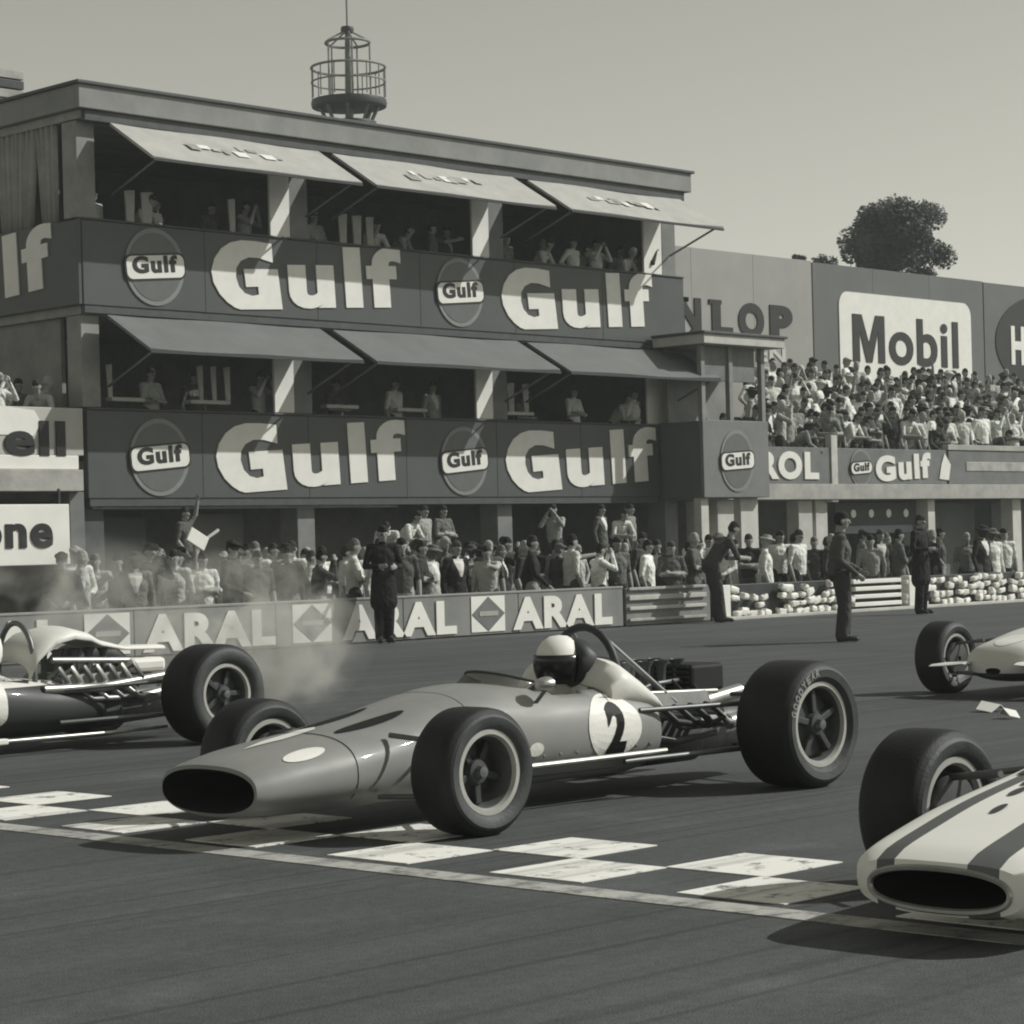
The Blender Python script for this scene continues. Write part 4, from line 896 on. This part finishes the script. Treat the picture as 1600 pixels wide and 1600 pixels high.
def text2(txt, wd, ht, bold=.03):
    V = []; F = []
    for me in word_mesh(txt, wd, ht, .0, bold):
        nf = len(me.polygons)
        o = len(V); V += [(v.co.x - wd / 2, v.co.z - ht / 2) for v in me.vertices]
        bmv = me.vertices
        F += [tuple(o + q for q in p.vertices) for p in me.polygons if abs(p.normal.y) > .9]; bpy.data.meshes.remove(me)
    return V, F
def suspension(root, xf, yf, zf, ybody, r):
    for s_ in (-1, 1):
        tubes(root, 'wishbone', STEEL, ([(xf - .12, s_ * ybody, zf + .16), (xf, s_ * yf, zf + .12), (xf + .22, s_ * ybody, zf + .16)], .013), ([(xf - .2, s_ * ybody, zf - .12), (xf, s_ * yf, zf - .12), (xf + .25, s_ * ybody, zf - .12)], .014))
        b = B(); b.lathe([(.02, -.03), (.13, -.02), (.135, 0), (.13, .02), (.02, .03)], n=24, c=(xf, s_ * (yf - .03), zf)); b.build('brake_disc', STEEL, root, smooth=40)
def engine(root, x0, trump=True, z=.0):
    b = B(); b.loft([sring(x, wd, za, zb, 4) for x, wd, za, zb in ((x0, .19, .13, .42), (x0 + .06, .21, .12, .44), (x0 + .52, .21, .12, .44), (x0 + .58, .17, .14, .40))]); b.build('engine_block', M('engine_grey', .10, .5, .3, 12, metal=.4), root, smooth=40)
    for s_ in (-1, 1):
        b = B(); b.loft([[(x, s_ * .19 + yy * k, .46 + zz * k) for yy, zz in ((-.07, -.03), (.07, -.05), (.085, .02), (.03, .055), (-.05, .05))] for x, k in ((x0 + .02, .8), (x0 + .05, 1), (x0 + .53, 1), (x0 + .56, .8))]); b.build('cam_cover', M('cam_cover', .2, .45, .2, 10, metal=.5), root)
        for k in range(4):
            xx = x0 + .09 + k * .13
            if trump: b = B(); b.lathe([(.024, .44), (.022, .58), (.026, .645), (.046, .68), (.04, .68), (.018, .63), (.015, .44)], n=14, axis='z', c=(xx, s_ * .08, z)); b.build('intake_trumpet', M('trumpet_grey', .12, .45, .2, 9, metal=.4), root, smooth=50)
            b = B(); yo = s_ * .27; b.tube([(xx, s_ * .2, .40), (xx + .03, yo + s_ * .06, .40), (xx + .10, yo + s_ * .07, .34), (x0 + .70, yo + s_ * .03, .33)], .021, n=8); b.build('exhaust_header', CHROME if k % 2 else STEEL, root, smooth=60)
        b = B(); b.tube([(x0 + .64, s_ * .30, .33), (x0 + .85, s_ * .29, .36), (x0 + 1.45, s_ * .27, .44)], [.04, .038, .042], n=12); b.build('tailpipe', CHROME, root, smooth=60)
    b = B(); b.loft([sring(x, wd, za, zb, 3.2) for x, wd, za, zb in ((x0 + .58, .17, .13, .38), (x0 + .75, .15, .14, .40), (x0 + .95, .13, .15, .40), (x0 + 1.15, .11, .16, .36), (x0 + 1.3, .07, .2, .33))]); b.build('gearbox', M('gearbox_grey', .13, .5, .3, 14, metal=.4), root, smooth=40)
def driver(x, y, rz_label, helmet_mat=WHITE, suit=.6):
    J = dict(pel=(0, .05, .29), chest=(0, .16, .42), neck=(0, .22, .56), head=(0, .16, .72), sh=(.19, .20, .48), el=(.30, -.02, .40), wr=(.14, -.26, .46), hip=(.09, .02, .29), kn=(.11, -.42, .38), an=(.09, -.80, .27), toe=(.09, -.90, .32))
    me = person_mesh('driver', J, hairy=False, voxel=.014); o = link('person', me, None, (x, y, -.025), (0, 0, -math.pi / 2)); o.color = (suit, suit, .03, 1)
    tag(o, rz_label, 'person')
    c = (0, .15, .735); b = B(); b.lathe([(.001, .148), (.05, .142), (.095, .115), (.125, .07), (.137, .01), (.134, -.05), (.122, -.10), (.10, -.115), (.115, -.09)], n=32, axis='z', c=(0, 0, 0))
    for i, v in enumerate(b.v): b.v[i] = (v[0] * .92, v[1] * 1.06, v[2])
    h = b.build('helmet', helmet_mat, o, c, smooth=60); h.scale = (.92, .92, .92)
    b = B(); rows = []
    for zz in (-.125, -.09, -.05, -.015, .015, .04):
        r_ = math.sqrt(max(.0, .147 ** 2 - (zz * .75) ** 2)); rows.append([(r_ * .95 * math.sin(a), -r_ * 1.10 * math.cos(a), zz) for a in [math.radians(-95 + 10 * q) for q in range(20)]])
    n = 20; b.add([p for r in rows for p in r], [(j * n + i, j * n + i + 1, (j + 1) * n + i + 1, (j + 1) * n + i) for j in range(len(rows) - 1) for i in range(n - 1)])
    vz = b.build('visor', M('visor_dark', .012, .18, .05, spec=.5), h, smooth=180); s_ = vz.modifiers.new('s', 'SOLIDIFY'); s_.thickness = .008
    return o
def glass_mat():
    mt = bpy.data.materials.new('windscreen'); mt.use_nodes = True; n = mt.node_tree.nodes; l = mt.node_tree.links
    for q in list(n): n.remove(q)
    out = n.new('ShaderNodeOutputMaterial'); mx = n.new('ShaderNodeMixShader'); tr = n.new('ShaderNodeBsdfTransparent'); gl = n.new('ShaderNodeBsdfGlossy')
    tr.inputs[0].default_value = tint(.72); gl.inputs['Roughness'].default_value = .08; mx.inputs[0].default_value = .14
    l.new(tr.outputs[0], mx.inputs[1]); l.new(gl.outputs[0], mx.inputs[2]); l.new(mx.outputs[0], out.inputs[0]); MATS['windscreen'] = mt; return mt
GLASS = glass_mat()
def windscreen(root, x, z, hw, ht, ln=.3):
    b = B(); rows = []
    for q in range(5):
        t = q / 4; rows.append([(x + ln * (1 - math.cos(a)) + t * .09, hw * math.sin(a), z - .05 * (1 - math.cos(a)) + ht * t * (.55 + .45 * math.cos(a))) for a in [math.radians(-80 + 10 * k) for k in range(17)]])
    n = 17; b.add([p for r in rows for p in r], [(j * n + i, j * n + i + 1, (j + 1) * n + i + 1, (j + 1) * n + i) for j in range(4) for i in range(n - 1)]); o = b.build('windscreen', GLASS, root, smooth=180)
    sd = o.modifiers.new('s', 'SOLIDIFY'); sd.thickness = .004
    b = B(); b.tube(rows[-1], .007, n=6); b.build('windscreen_edge', DARKM, root)
def mirror(root, x, y, z):
    b = B(); b.loft([[(x + dx, y + k * .05 * math.cos(a), z + k * .035 * math.sin(a)) for a in [2 * math.pi * q / 16 for q in range(16)]] for dx, k in ((-.06, .4), (-.04, .8), (0, 1), (.02, 1))]); mo = b.build('mirror', CHROME, root, smooth=50)
    b = B(); b.tube([(x, y, z - .03), (x - .02, y * .8, z - .12)], .01, n=6); b.build('mirror_stalk', STEEL, mo)
def car_paint(name, v, stripes=None, coat=.12, zsplit=None):
    mt = M(name, v, .5, .13, 2.2, spec=.4, coat=coat)
    n = mt.node_tree.nodes; l = mt.node_tree.links; bs = n['Principled BSDF']; base = bs.inputs['Base Color'].links[0].from_socket
    if stripes or zsplit:
        tc = n.new('ShaderNodeTexCoord'); sp = n.new('ShaderNodeSeparateXYZ'); l.new(tc.outputs['Object'], sp.inputs[0])
        mp = n.new('ShaderNodeMapRange'); cr_ = n.new('ShaderNodeValToRGB'); cr_.color_ramp.interpolation = 'CONSTANT'
        if stripes: l.new(sp.outputs['Y'], mp.inputs['Value']); mp.inputs['From Min'].default_value = -.5; mp.inputs['From Max'].default_value = .5; pts = stripes
        else: l.new(sp.outputs['Z'], mp.inputs['Value']); mp.inputs['From Min'].default_value = 0; mp.inputs['From Max'].default_value = 1; pts = zsplit
        e = cr_.color_ramp.elements
        while len(e) < len(pts): e.new(.5)
        for q, (p_, v_) in zip(e, pts): q.position = p_; q.color = tint(v_)
        l.new(mp.outputs[0], cr_.inputs[0]); l.new(cr_.outputs[0], bs.inputs['Base Color'])
    # road grime as fine roughness breakup
    ns = n.new('ShaderNodeTexNoise'); ns.inputs['Scale'].default_value = 9; ns.inputs['Detail'].default_value = 6; mr = n.new('ShaderNodeMapRange')
    mr.inputs['To Min'].default_value = .38; mr.inputs['To Max'].default_value = .72; l.new(ns.outputs['Fac'], mr.inputs['Value']); l.new(mr.outputs[0], bs.inputs['Roughness'])
    return mt

# --- car number 2, centre
CX, CY = 7.60, 8.44
c2 = thing('racing_car', 'grey open-wheel racing car with number 2 on a white disc', 'racing car', (CX, CY, 0), group='racing cars on the grid')
P2 = car_paint('paint_grey', .235)
bo = body(c2, P2, [(-.5, .22, .2, .32), (-.89, .315, .16, .33), (-.93, .33, .147, .345)],
          [(-.925, .343, .132, .362), (-.88, .355, .12, .378), (-.68, .378, .11, .42), (-.35, .385, .10, .465), (0, .375, .10, .52), (.3, .37, .10, .585), (.52, .375, .10, .625), (.72, .385, .10, .635), (1.0, .395, .10, .615), (1.4, .40, .10, .60), (1.7, .40, .10, .57), (1.76, .39, .11, .55)], (.84, 1.50, .27))
b = B(); b.tube([(.55, -.398, .235), (1.2, -.415, .235), (1.76, -.415, .235)], .014, n=8); b.build('sill_strip', CHROME, c2)
b = B(); b.tube([(.55, .398, .235), (1.2, .415, .235), (1.76, .415, .235)], .014, n=8); b.build('sill_strip', CHROME, c2)
# headrest fairing and roll hoop
b = B(); b.loft([sring(x, wd, .42, zt, 2.4, 28) for x, wd, zt in ((1.44, .34, .66), (1.50, .36, .735), (1.56, .36, .73), (1.66, .365, .655), (1.76, .37, .56), (1.82, .36, .48))]); b.build('headrest_fairing', M('fairing_pale', .66, .45, .06), c2, smooth=50)
b = B(); b.loft([sring(x, wd, za, zb, 2.2, 24) for x, wd, za, zb in ((1.42, .16, .58, .80), (1.45, .18, .56, .83), (1.51, .18, .56, .83), (1.54, .14, .6, .80))]); b.build('headrest', DARKM, c2, smooth=50)
tubes(c2, 'roll_hoop', DARKM, ([(1.60, .25 * math.sin(a), .48 + .40 * max(0, math.cos(a)) ** .75) for a in [math.radians(-90 + 12 * k) for k in range(16)]], .022))
tubes(c2, 'hoop_stay', STEEL, ([(1.60, -.09, .86), (2.05, -.24, .46)], .017), ([(1.60, .09, .86), (2.05, .24, .46)], .017))
windscreen(c2, .70, .62, .22, .07); mirror(c2, .90, -.38, .63)
engine(c2, 1.78)
b = B(); b.box(2.24, 2.52, -.2, .2, .50, .65, bev=.02); b.build('oil_cooler', M('cooler_black', .012, .7, .2, 30), c2)
for k in range(5): b = B(); b.box(2.23, 2.238, -.18, .18, .52 + k * .028, .53 + k * .028); b.build('cooler_fin', DARKM, c2)
tubes(c2, 'fuel_rail', CHROME, ([(1.82, -.22, .52), (2.42, -.22, .50)], .014), ([(1.82, .22, .52), (2.42, .22, .50)], .014))
tubes(c2, 'radius_arm', STEEL, ([(1.45, -.40, .20), (2.55, -.60, .22)], .015), ([(1.6, -.38, .45), (2.55, -.58, .45)], .014), ([(1.45, .40, .20), (2.55, .60, .22)], .015), ([(1.6, .38, .45), (2.55, .58, .45)], .014))
tubes(c2, 'rear_link', STEEL, ([(2.7, -.1, .46), (2.6, -.58, .48)], .014), ([(2.7, .1, .46), (2.6, .58, .48)], .014), ([(2.7, -.1, .18), (2.6, -.58, .16)], .014), ([(2.7, .1, .18), (2.6, .58, .16)], .014), ([(2.62, -.52, .33), (2.62, .52, .33)], .028))
suspension(c2, .0, .68, .29, .34, .29)
wheel(c2, .0, -.76, .292, .27, .185, -1, (2.5, 'GOODYEAR', .215, .030) if 0 else None); wheel(c2, .0, .76, .292, .27, .185, 1)
wheel(c2, 2.46, -.74, .335, .37, .215, -1, (math.pi - .25, 'GOODYEAR', .258, .040), deep=.25); wheel(c2, 2.46, .74, .335, .37, .215, 1, deep=.25)
# markings
el = ellipse2(.20, .165); decal(c2, bo, el, [tuple(range(40))], (1.39, -.4, .385), (1, 0, 0), (0, 0, 1), (0, 1, 0), LETW, .004, 'number_disc')
V, F = text2('2', .14, .27, .05); decal(c2, bo, V, F, (1.40, -.4, .375), (1, 0, 0), (0, 0, 1), (0, 1, 0), BLACK, .008, 'number')
for xx in (.66, .80): decal(c2, bo, ellipse2(.05, .035, 20), [tuple(range(20))], (xx + .02, -.4, .31), (1, 0, 0), (0, 0, 1), (0, 1, 0), LETW, .004, 'sponsor_badge')
decal(c2, bo, ellipse2(.05, .03, 20), [tuple(range(20))], (.52, -.4, .31), (1, 0, 0), (0, 0, 1), (0, 1, 0), M('badge_grey', .5, .5), .004, 'sponsor_badge')
decal(c2, bo, [(a_ + .55 * c_, c_) for a_, c_ in ellipse2(.12, .05, 24)], [tuple(range(24))], (-.60, -.29, .4), (1, 0, 0), (0, .8, .5), (0, .5, -1), LETW, .004, 'nose_badge')
decal(c2, bo, [(-.22, -.03), (.0, -.055), (.22, -.03), (.26, .02), (.2, .055), (-.05, .03)], [(0, 1, 2, 3, 4, 5)], (-.50, .03, .5), (1, 0, 0), (0, 1, 0), (0, 0, -1), LETW, .004, 'nose_flash')
decal(c2, bo, ellipse2(.22, .045, 24), [tuple(range(24))], (-.08, .10, .5), (1, .0, 0), (0, 1, 0), (0, 0, -1), DARK, .004, 'radiator_vent')
decal(c2, bo, ellipse2(.22, .045, 24), [tuple(range(24))], (-.08, -.16, .5), (1, .0, 0), (0, 1, 0), (0, 0, -1), DARK, .004, 'radiator_vent')
# seams, fasteners, plumbing
for xs_, wd_, z0_, z1_ in ((-.36, .3865, .0985, .4665), (.42, .3745, .0985, .6085), (1.40, .4015, .0985, .6015)):
    rg_ = [p for p in sring(xs_, wd_, z0_, z1_, 2.6, 44, 2.2) if p[2] > .17]
    rg_.sort(key=lambda p: math.atan2(p[2] - .2, p[1])); b = B(); b.tube(rg_, .002, n=5); b.build('panel_seam', DARKM, c2)
for xs_ in (.50, .62, .74, .86, .98, 1.10, 1.55, 1.66):
    for zz in (.275,):
        b = B(); b.lathe([(.001, -.006), (.009, -.004), (.011, 0)], n=8, c=(xs_, -.395 + (.012 if zz > .4 else 0), zz)); b.build('fastener', STEEL, c2)
tubes(c2, 'water_pipe', STEEL, ([(1.76, -.30, .30), (1.95, -.32, .26), (2.35, -.26, .28)], .02), ([(1.80, -.12, .50), (1.95, -.16, .56), (2.2, -.14, .57), (2.3, -.10, .52)], .012), ([(1.80, .1, .50), (1.95, .16, .57), (2.2, .14, .58), (2.32, .10, .5)], .012))
for k in range(4):
    tubes(c2, 'fuel_line', DARKM, ([(1.87 + k * .13, -.22, .52), (1.87 + k * .13, -.16, .57), (1.87 + k * .13, -.09, .55)], .007), ([(1.87 + k * .13, -.27, .44), (1.86 + k * .13, -.33, .43), (1.92 + k * .13, -.36, .37), (2.2, -.34, .33)], .017))
b = B(); b.box(2.02, 2.16, -.06, .06, .44, .56, bev=.015); b.build('distributor', M('distributor', .05, .5), c2)
b = B(); b.lathe([(.001, -.02), (.06, -.02), (.065, 0), (.06, .02), (.001, .02)], n=20, c=(2.30, -.21, .44)); b.build('alternator', CHROME, c2, smooth=40)
driver(CX + 1.26, CY, 'helmeted driver at the wheel of the number 2 car')

# --- dark car with pale engine cover, left
LX, LY = 7.93, 13.82
c3 = thing('racing_car', 'dark racing car with pale engine cover, leaving the picture at left', 'racing car', (LX, LY, 0), group='racing cars on the grid')
P3 = car_paint('paint_dark_red', .04, zsplit=((0, .035), (.455, .62)))
b3 = body(c3, P3, [(-.5, .2, .2, .34), (-.88, .26, .17, .36), (-.925, .28, .15, .38)], [(-.92, .30, .13, .40), (-.6, .35, .11, .45), (0, .37, .10, .53), (.5, .37, .10, .58), (1.0, .38, .10, .55), (1.45, .375, .10, .49), (1.75, .35, .11, .46), (1.85, .33, .12, .45)], (.72, 1.25, .26))
decal(c3, b3, rr_poly(-.19, .19, -.17, .17, .07, 5), [tuple(range(24))], (.84, -.4, .37), (1, 0, 0), (0, 0, 1), (0, 1, 0), LETW, .004, 'number_disc')
V, F = text2('16', .24, .24, .04); decal(c3, b3, V, F, (.84, -.4, .36), (1, 0, 0), (0, 0, 1), (0, 1, 0), BLACK, .008, 'number')
engine(c3, 1.55)
b = B(); rows = []                                        # arched engine cover swept up and back
for x, wd, z0, zt in ((1.30, .24, .48, .62), (1.36, .27, .62, .74), (1.5, .28, .73, .82), (1.66, .28, .76, .85), (1.82, .25, .74, .81), (1.95, .18, .70, .75), (2.2, .12, .66, .69), (2.55, .12, .65, .68)):
    rows.append([(x, wd * math.sin(a), z0 + (zt - z0) * max(0, math.cos(a)) ** .6) for a in [math.radians(-90 + 15 * k) for k in range(13)]])
b.add([p for r in rows for p in r], [(j * 13 + i, j * 13 + i + 1, (j + 1) * 13 + i + 1, (j + 1) * 13 + i) for j in range(len(rows) - 1) for i in range(12)])
o = b.build('engine_cover', M('cover_cream', .66, .45, .06), c3, smooth=60); sd = o.modifiers.new('s', 'SOLIDIFY'); sd.thickness = .02
b = B(); b.box(2.12, 2.42, -.30, -.12, .50, .60, bev=.03); b.build('oil_tank', WHITE, c3)
for k in range(7):
    xx = 1.50 + k * .105; tubes(c3, 'exhaust_header', CHROME if k % 2 else STEEL, ([(xx, -.18, .50), (xx + .01, -.30, .56), (xx + .05, -.33, .47), (xx + .02, -.30, .41)], .02))
tubes(c3, 'tailpipe', CHROME, ([(1.35, -.33, .43), (1.8, -.36, .42), (2.3, -.30, .46), (2.75, -.26, .5)], .032), ([(1.5, -.22, .62), (1.9, -.24, .60), (2.3, -.20, .58)], .022))
tubes(c3, 'highlight_rod', CHROME, ([(.9, -.42, .11), (1.8, -.44, .11), (2.3, -.44, .12)], .014)); b = B(); b.box(.86, .98, -.46, -.40, .09, .13, bev=.01); b.build('highlight_block', WHITE, c3)  # pale rod and block stand in for a highlight along the undertray
tubes(c3, 'radius_arm', STEEL, ([(1.45, -.37, .20), (2.42, -.60, .22)], .015), ([(1.5, -.36, .42), (2.42, -.58, .45)], .014), ([(1.45, .37, .20), (2.42, .60, .22)], .015))
tubes(c3, 'rear_link', STEEL, ([(2.6, -.1, .46), (2.48, -.58, .48)], .014), ([(2.6, .1, .46), (2.48, .58, .48)], .014), ([(2.5, -.52, .33), (2.5, .52, .33)], .028))
suspension(c3, .0, .66, .29, .33, .29)
wheel(c3, 0, -.75, .29, .26, .185, -1); wheel(c3, 0, .75, .29, .26, .185, 1); wheel(c3, 2.48, -.74, .345, .38, .20, -1, deep=.3); wheel(c3, 2.48, .74, .345, .38, .20, 1, deep=.3)
windscreen(c3, .5, .57, .26, .14); driver(LX + .95, LY, 'helmeted driver in the dark car at the left edge')
tubes(c3, 'roll_hoop', STEEL, ([(1.36, .22 * math.sin(a), .48 + .40 * max(0, math.cos(a)) ** .75) for a in [math.radians(-90 + 12 * k) for k in range(16)]], .02))

# --- white striped car, right foreground
HX, HY = 7.40, 4.31
c4 = thing('racing_car', 'white racing car with dark stripes and wide open nose, right foreground', 'racing car', (HX, HY, 0), group='racing cars on the grid')
P4 = car_paint('paint_white_stripes', .8, stripes=((0, .8), (.27, .12), (.39, .8), (.665, .10), (.735, .8)))
b4 = body(c4, P4, [(-.6, .2, .15, .25), (-1.03, .25, .122, .232), (-1.06, .265, .112, .246)], [(-1.055, .315, .095, .268), (-1.0, .36, .083, .295), (-.85, .39, .08, .335), (-.55, .405, .08, .405), (-.1, .405, .08, .48), (.4, .40, .09, .57), (.9, .41, .09, .58), (1.7, .40, .10, .54), (1.8, .38, .12, .50)], (.75, 1.3, .27), p=3.6, pb=2.6)
b = B(); pr = sring(-1.06, .265, .112, .246, 2.4); b.tube(pr + [pr[0]], .011, n=6, caps=False); b.build('nose_lip', CHROME, c4)
suspension(c4, 0, .68, .29, .36, .29)
wheel(c4, 0, -.75, .295, .28, .185, -1); wheel(c4, 0, .75, .295, .28, .185, 1); wheel(c4, 2.5, -.74, .335, .37, .2, -1); wheel(c4, 2.5, .74, .335, .37, .2, 1)
engine(c4, 1.82); windscreen(c4, .55, .57, .27, .15); driver(HX + 1.0, HY, 'helmeted driver of the white striped car beyond the right edge')
for px, py, a, c in ((-.62, .05, .05, .018), (-.42, .10, .06, .02), (-.25, .13, .10, .025), (-.1, .24, .09, .03)):
    decal(c4, b4, ellipse2(a, c, 16), [tuple(range(16))], (px, py, .5), (1, 0, 0), (0, 1, 0), (0, 0, -1), M('mark_dark', .06, .6), .004, 'nose_mark')

# --- pale car in the distance, right
FX, FYc = 16.82, 10.5
c5 = thing('racing_car', 'distant pale racing car with nose fins behind the striped car', 'racing car', (FX, FYc, 0), group='racing cars on the grid')
P5 = car_paint('paint_pale', .62, zsplit=((0, .035), (.2, .60)))
b5 = body(c5, P5, [(-.3, .05, .21, .24), (-.50, .06, .2, .24), (-.525, .07, .195, .245)], [(-.52, .16, .175, .30), (-.42, .31, .14, .41), (-.2, .36, .12, .47), (.3, .38, .11, .56), (.8, .39, .11, .58), (1.6, .39, .11, .54), (1.75, .36, .13, .5)], (.75, 1.3, .27))
for s_ in (-1, 1):
    b = B(); b.loft([[(x + dx, s_ * yy, z + dz) for dx, dz in ((0, 0), (.05, .015), (.28, .02), (.30, .012), (.05, -.008))] for yy, x, z in ((.24, -.6, .28), (.45, -.56, .26), (.62, -.52, .25))]); b.build('nose_fin', WHITE, c5)
decal(c5, b5, ellipse2(.16, .12, 24), [tuple(range(24))], (-.25, .0, .5), (1, 0, 0), (0, 1, 0), (0, 0, -1), LETW, .004, 'number_disc')
suspension(c5, 0, .72, .29, .34, .29)
wheel(c5, 0, -.8, .30, .27, .185, -1); wheel(c5, 0, .8, .30, .27, .185, 1); wheel(c5, 2.45, -.76, .335, .36, .2, -1); wheel(c5, 2.45, .76, .335, .36, .2, 1)
engine(c5, 1.78); windscreen(c5, .45, .56, .27, .15); driver(FX + 1.0, FYc, 'helmeted driver of the distant pale car at the right edge')

# ---------------------------------------------------------------- tyre smoke
def smoke(x, y, z, sx, sy, sz, dens, seed):
    mt = bpy.data.materials.new('smoke'); mt.use_nodes = True; n = mt.node_tree.nodes; l = mt.node_tree.links
    for q in list(n): n.remove(q)
    out = n.new('ShaderNodeOutputMaterial'); pv = n.new('ShaderNodeVolumePrincipled'); l.new(pv.outputs[0], out.inputs['Volume'])
    pv.inputs['Color'].default_value = tint(.85); pv.inputs['Anisotropy'].default_value = .2
    tc = n.new('ShaderNodeTexCoord'); ns = n.new('ShaderNodeTexNoise'); ns.inputs['Scale'].default_value = 4.6; ns.inputs['Detail'].default_value = 6; ns.inputs['Distortion'].default_value = .8
    mp = n.new('ShaderNodeMapping'); mp.inputs['Location'].default_value = (seed, seed, 0); mp.inputs['Scale'].default_value = (sx * .45, sy * .45, sz * .45); l.new(tc.outputs['Object'], mp.inputs[0]); l.new(mp.outputs[0], ns.inputs['Vector'])
    ln = n.new('ShaderNodeVectorMath'); ln.operation = 'LENGTH'; l.new(tc.outputs['Object'], ln.inputs[0])
    fa = n.new('ShaderNodeMapRange'); fa.inputs['From Min'].default_value = 1; fa.inputs['From Max'].default_value = .25; l.new(ln.outputs['Value'], fa.inputs['Value'])
    nr = n.new('ShaderNodeMapRange'); nr.inputs['From Min'].default_value = .50; nr.inputs['From Max'].default_value = .66; l.new(ns.outputs['Fac'], nr.inputs['Value'])
    mu = n.new('ShaderNodeMath'); mu.operation = 'MULTIPLY'; l.new(fa.outputs[0], mu.inputs[0]); l.new(nr.outputs[0], mu.inputs[1])
    m2 = n.new('ShaderNodeMath'); m2.operation = 'MULTIPLY'; l.new(mu.outputs[0], m2.inputs[0]); m2.inputs[1].default_value = dens; l.new(m2.outputs[0], pv.inputs['Density'])
    b = B(); b.lathe([(.001, -1)] + [(math.sin(math.radians(a)), -math.cos(math.radians(a))) for a in range(15, 180, 15)] + [(.001, 1)], n=20, axis='z')
    o = b.build('tyre_smoke', mt, None, (x, y, z)); o.scale = (sx, sy, sz); o['kind'] = 'stuff'; o['label'] = 'tyre smoke drifting behind the wheels of the dark car'
smoke(11.45, 13.9, .70, 1.05, .9, .69, 5.5, 2.0)
smoke(11.2, 15.8, .95, 2.0, 1.0, .6, 1.7, 5.0)

# ---------------------------------------------------------------- thin haze over the whole place, added to lift the far blacks
def haze(density):
    mt = bpy.data.materials.new('haze'); mt.use_nodes = True; n = mt.node_tree.nodes; l = mt.node_tree.links
    for q in list(n): n.remove(q)
    out = n.new('ShaderNodeOutputMaterial'); pv = n.new('ShaderNodeVolumePrincipled'); l.new(pv.outputs[0], out.inputs['Volume'])
    pv.inputs['Color'].default_value = (.90, .97, .93, 1); pv.inputs['Density'].default_value = density; pv.inputs['Anisotropy'].default_value = .1
    b = B(); b.box(-40, 130, -40, 110, -1.0, 24); o = b.build('haze', mt); o['kind'] = 'stuff'; o['label'] = 'thin pale haze hanging over the circuit'
haze(.0008)
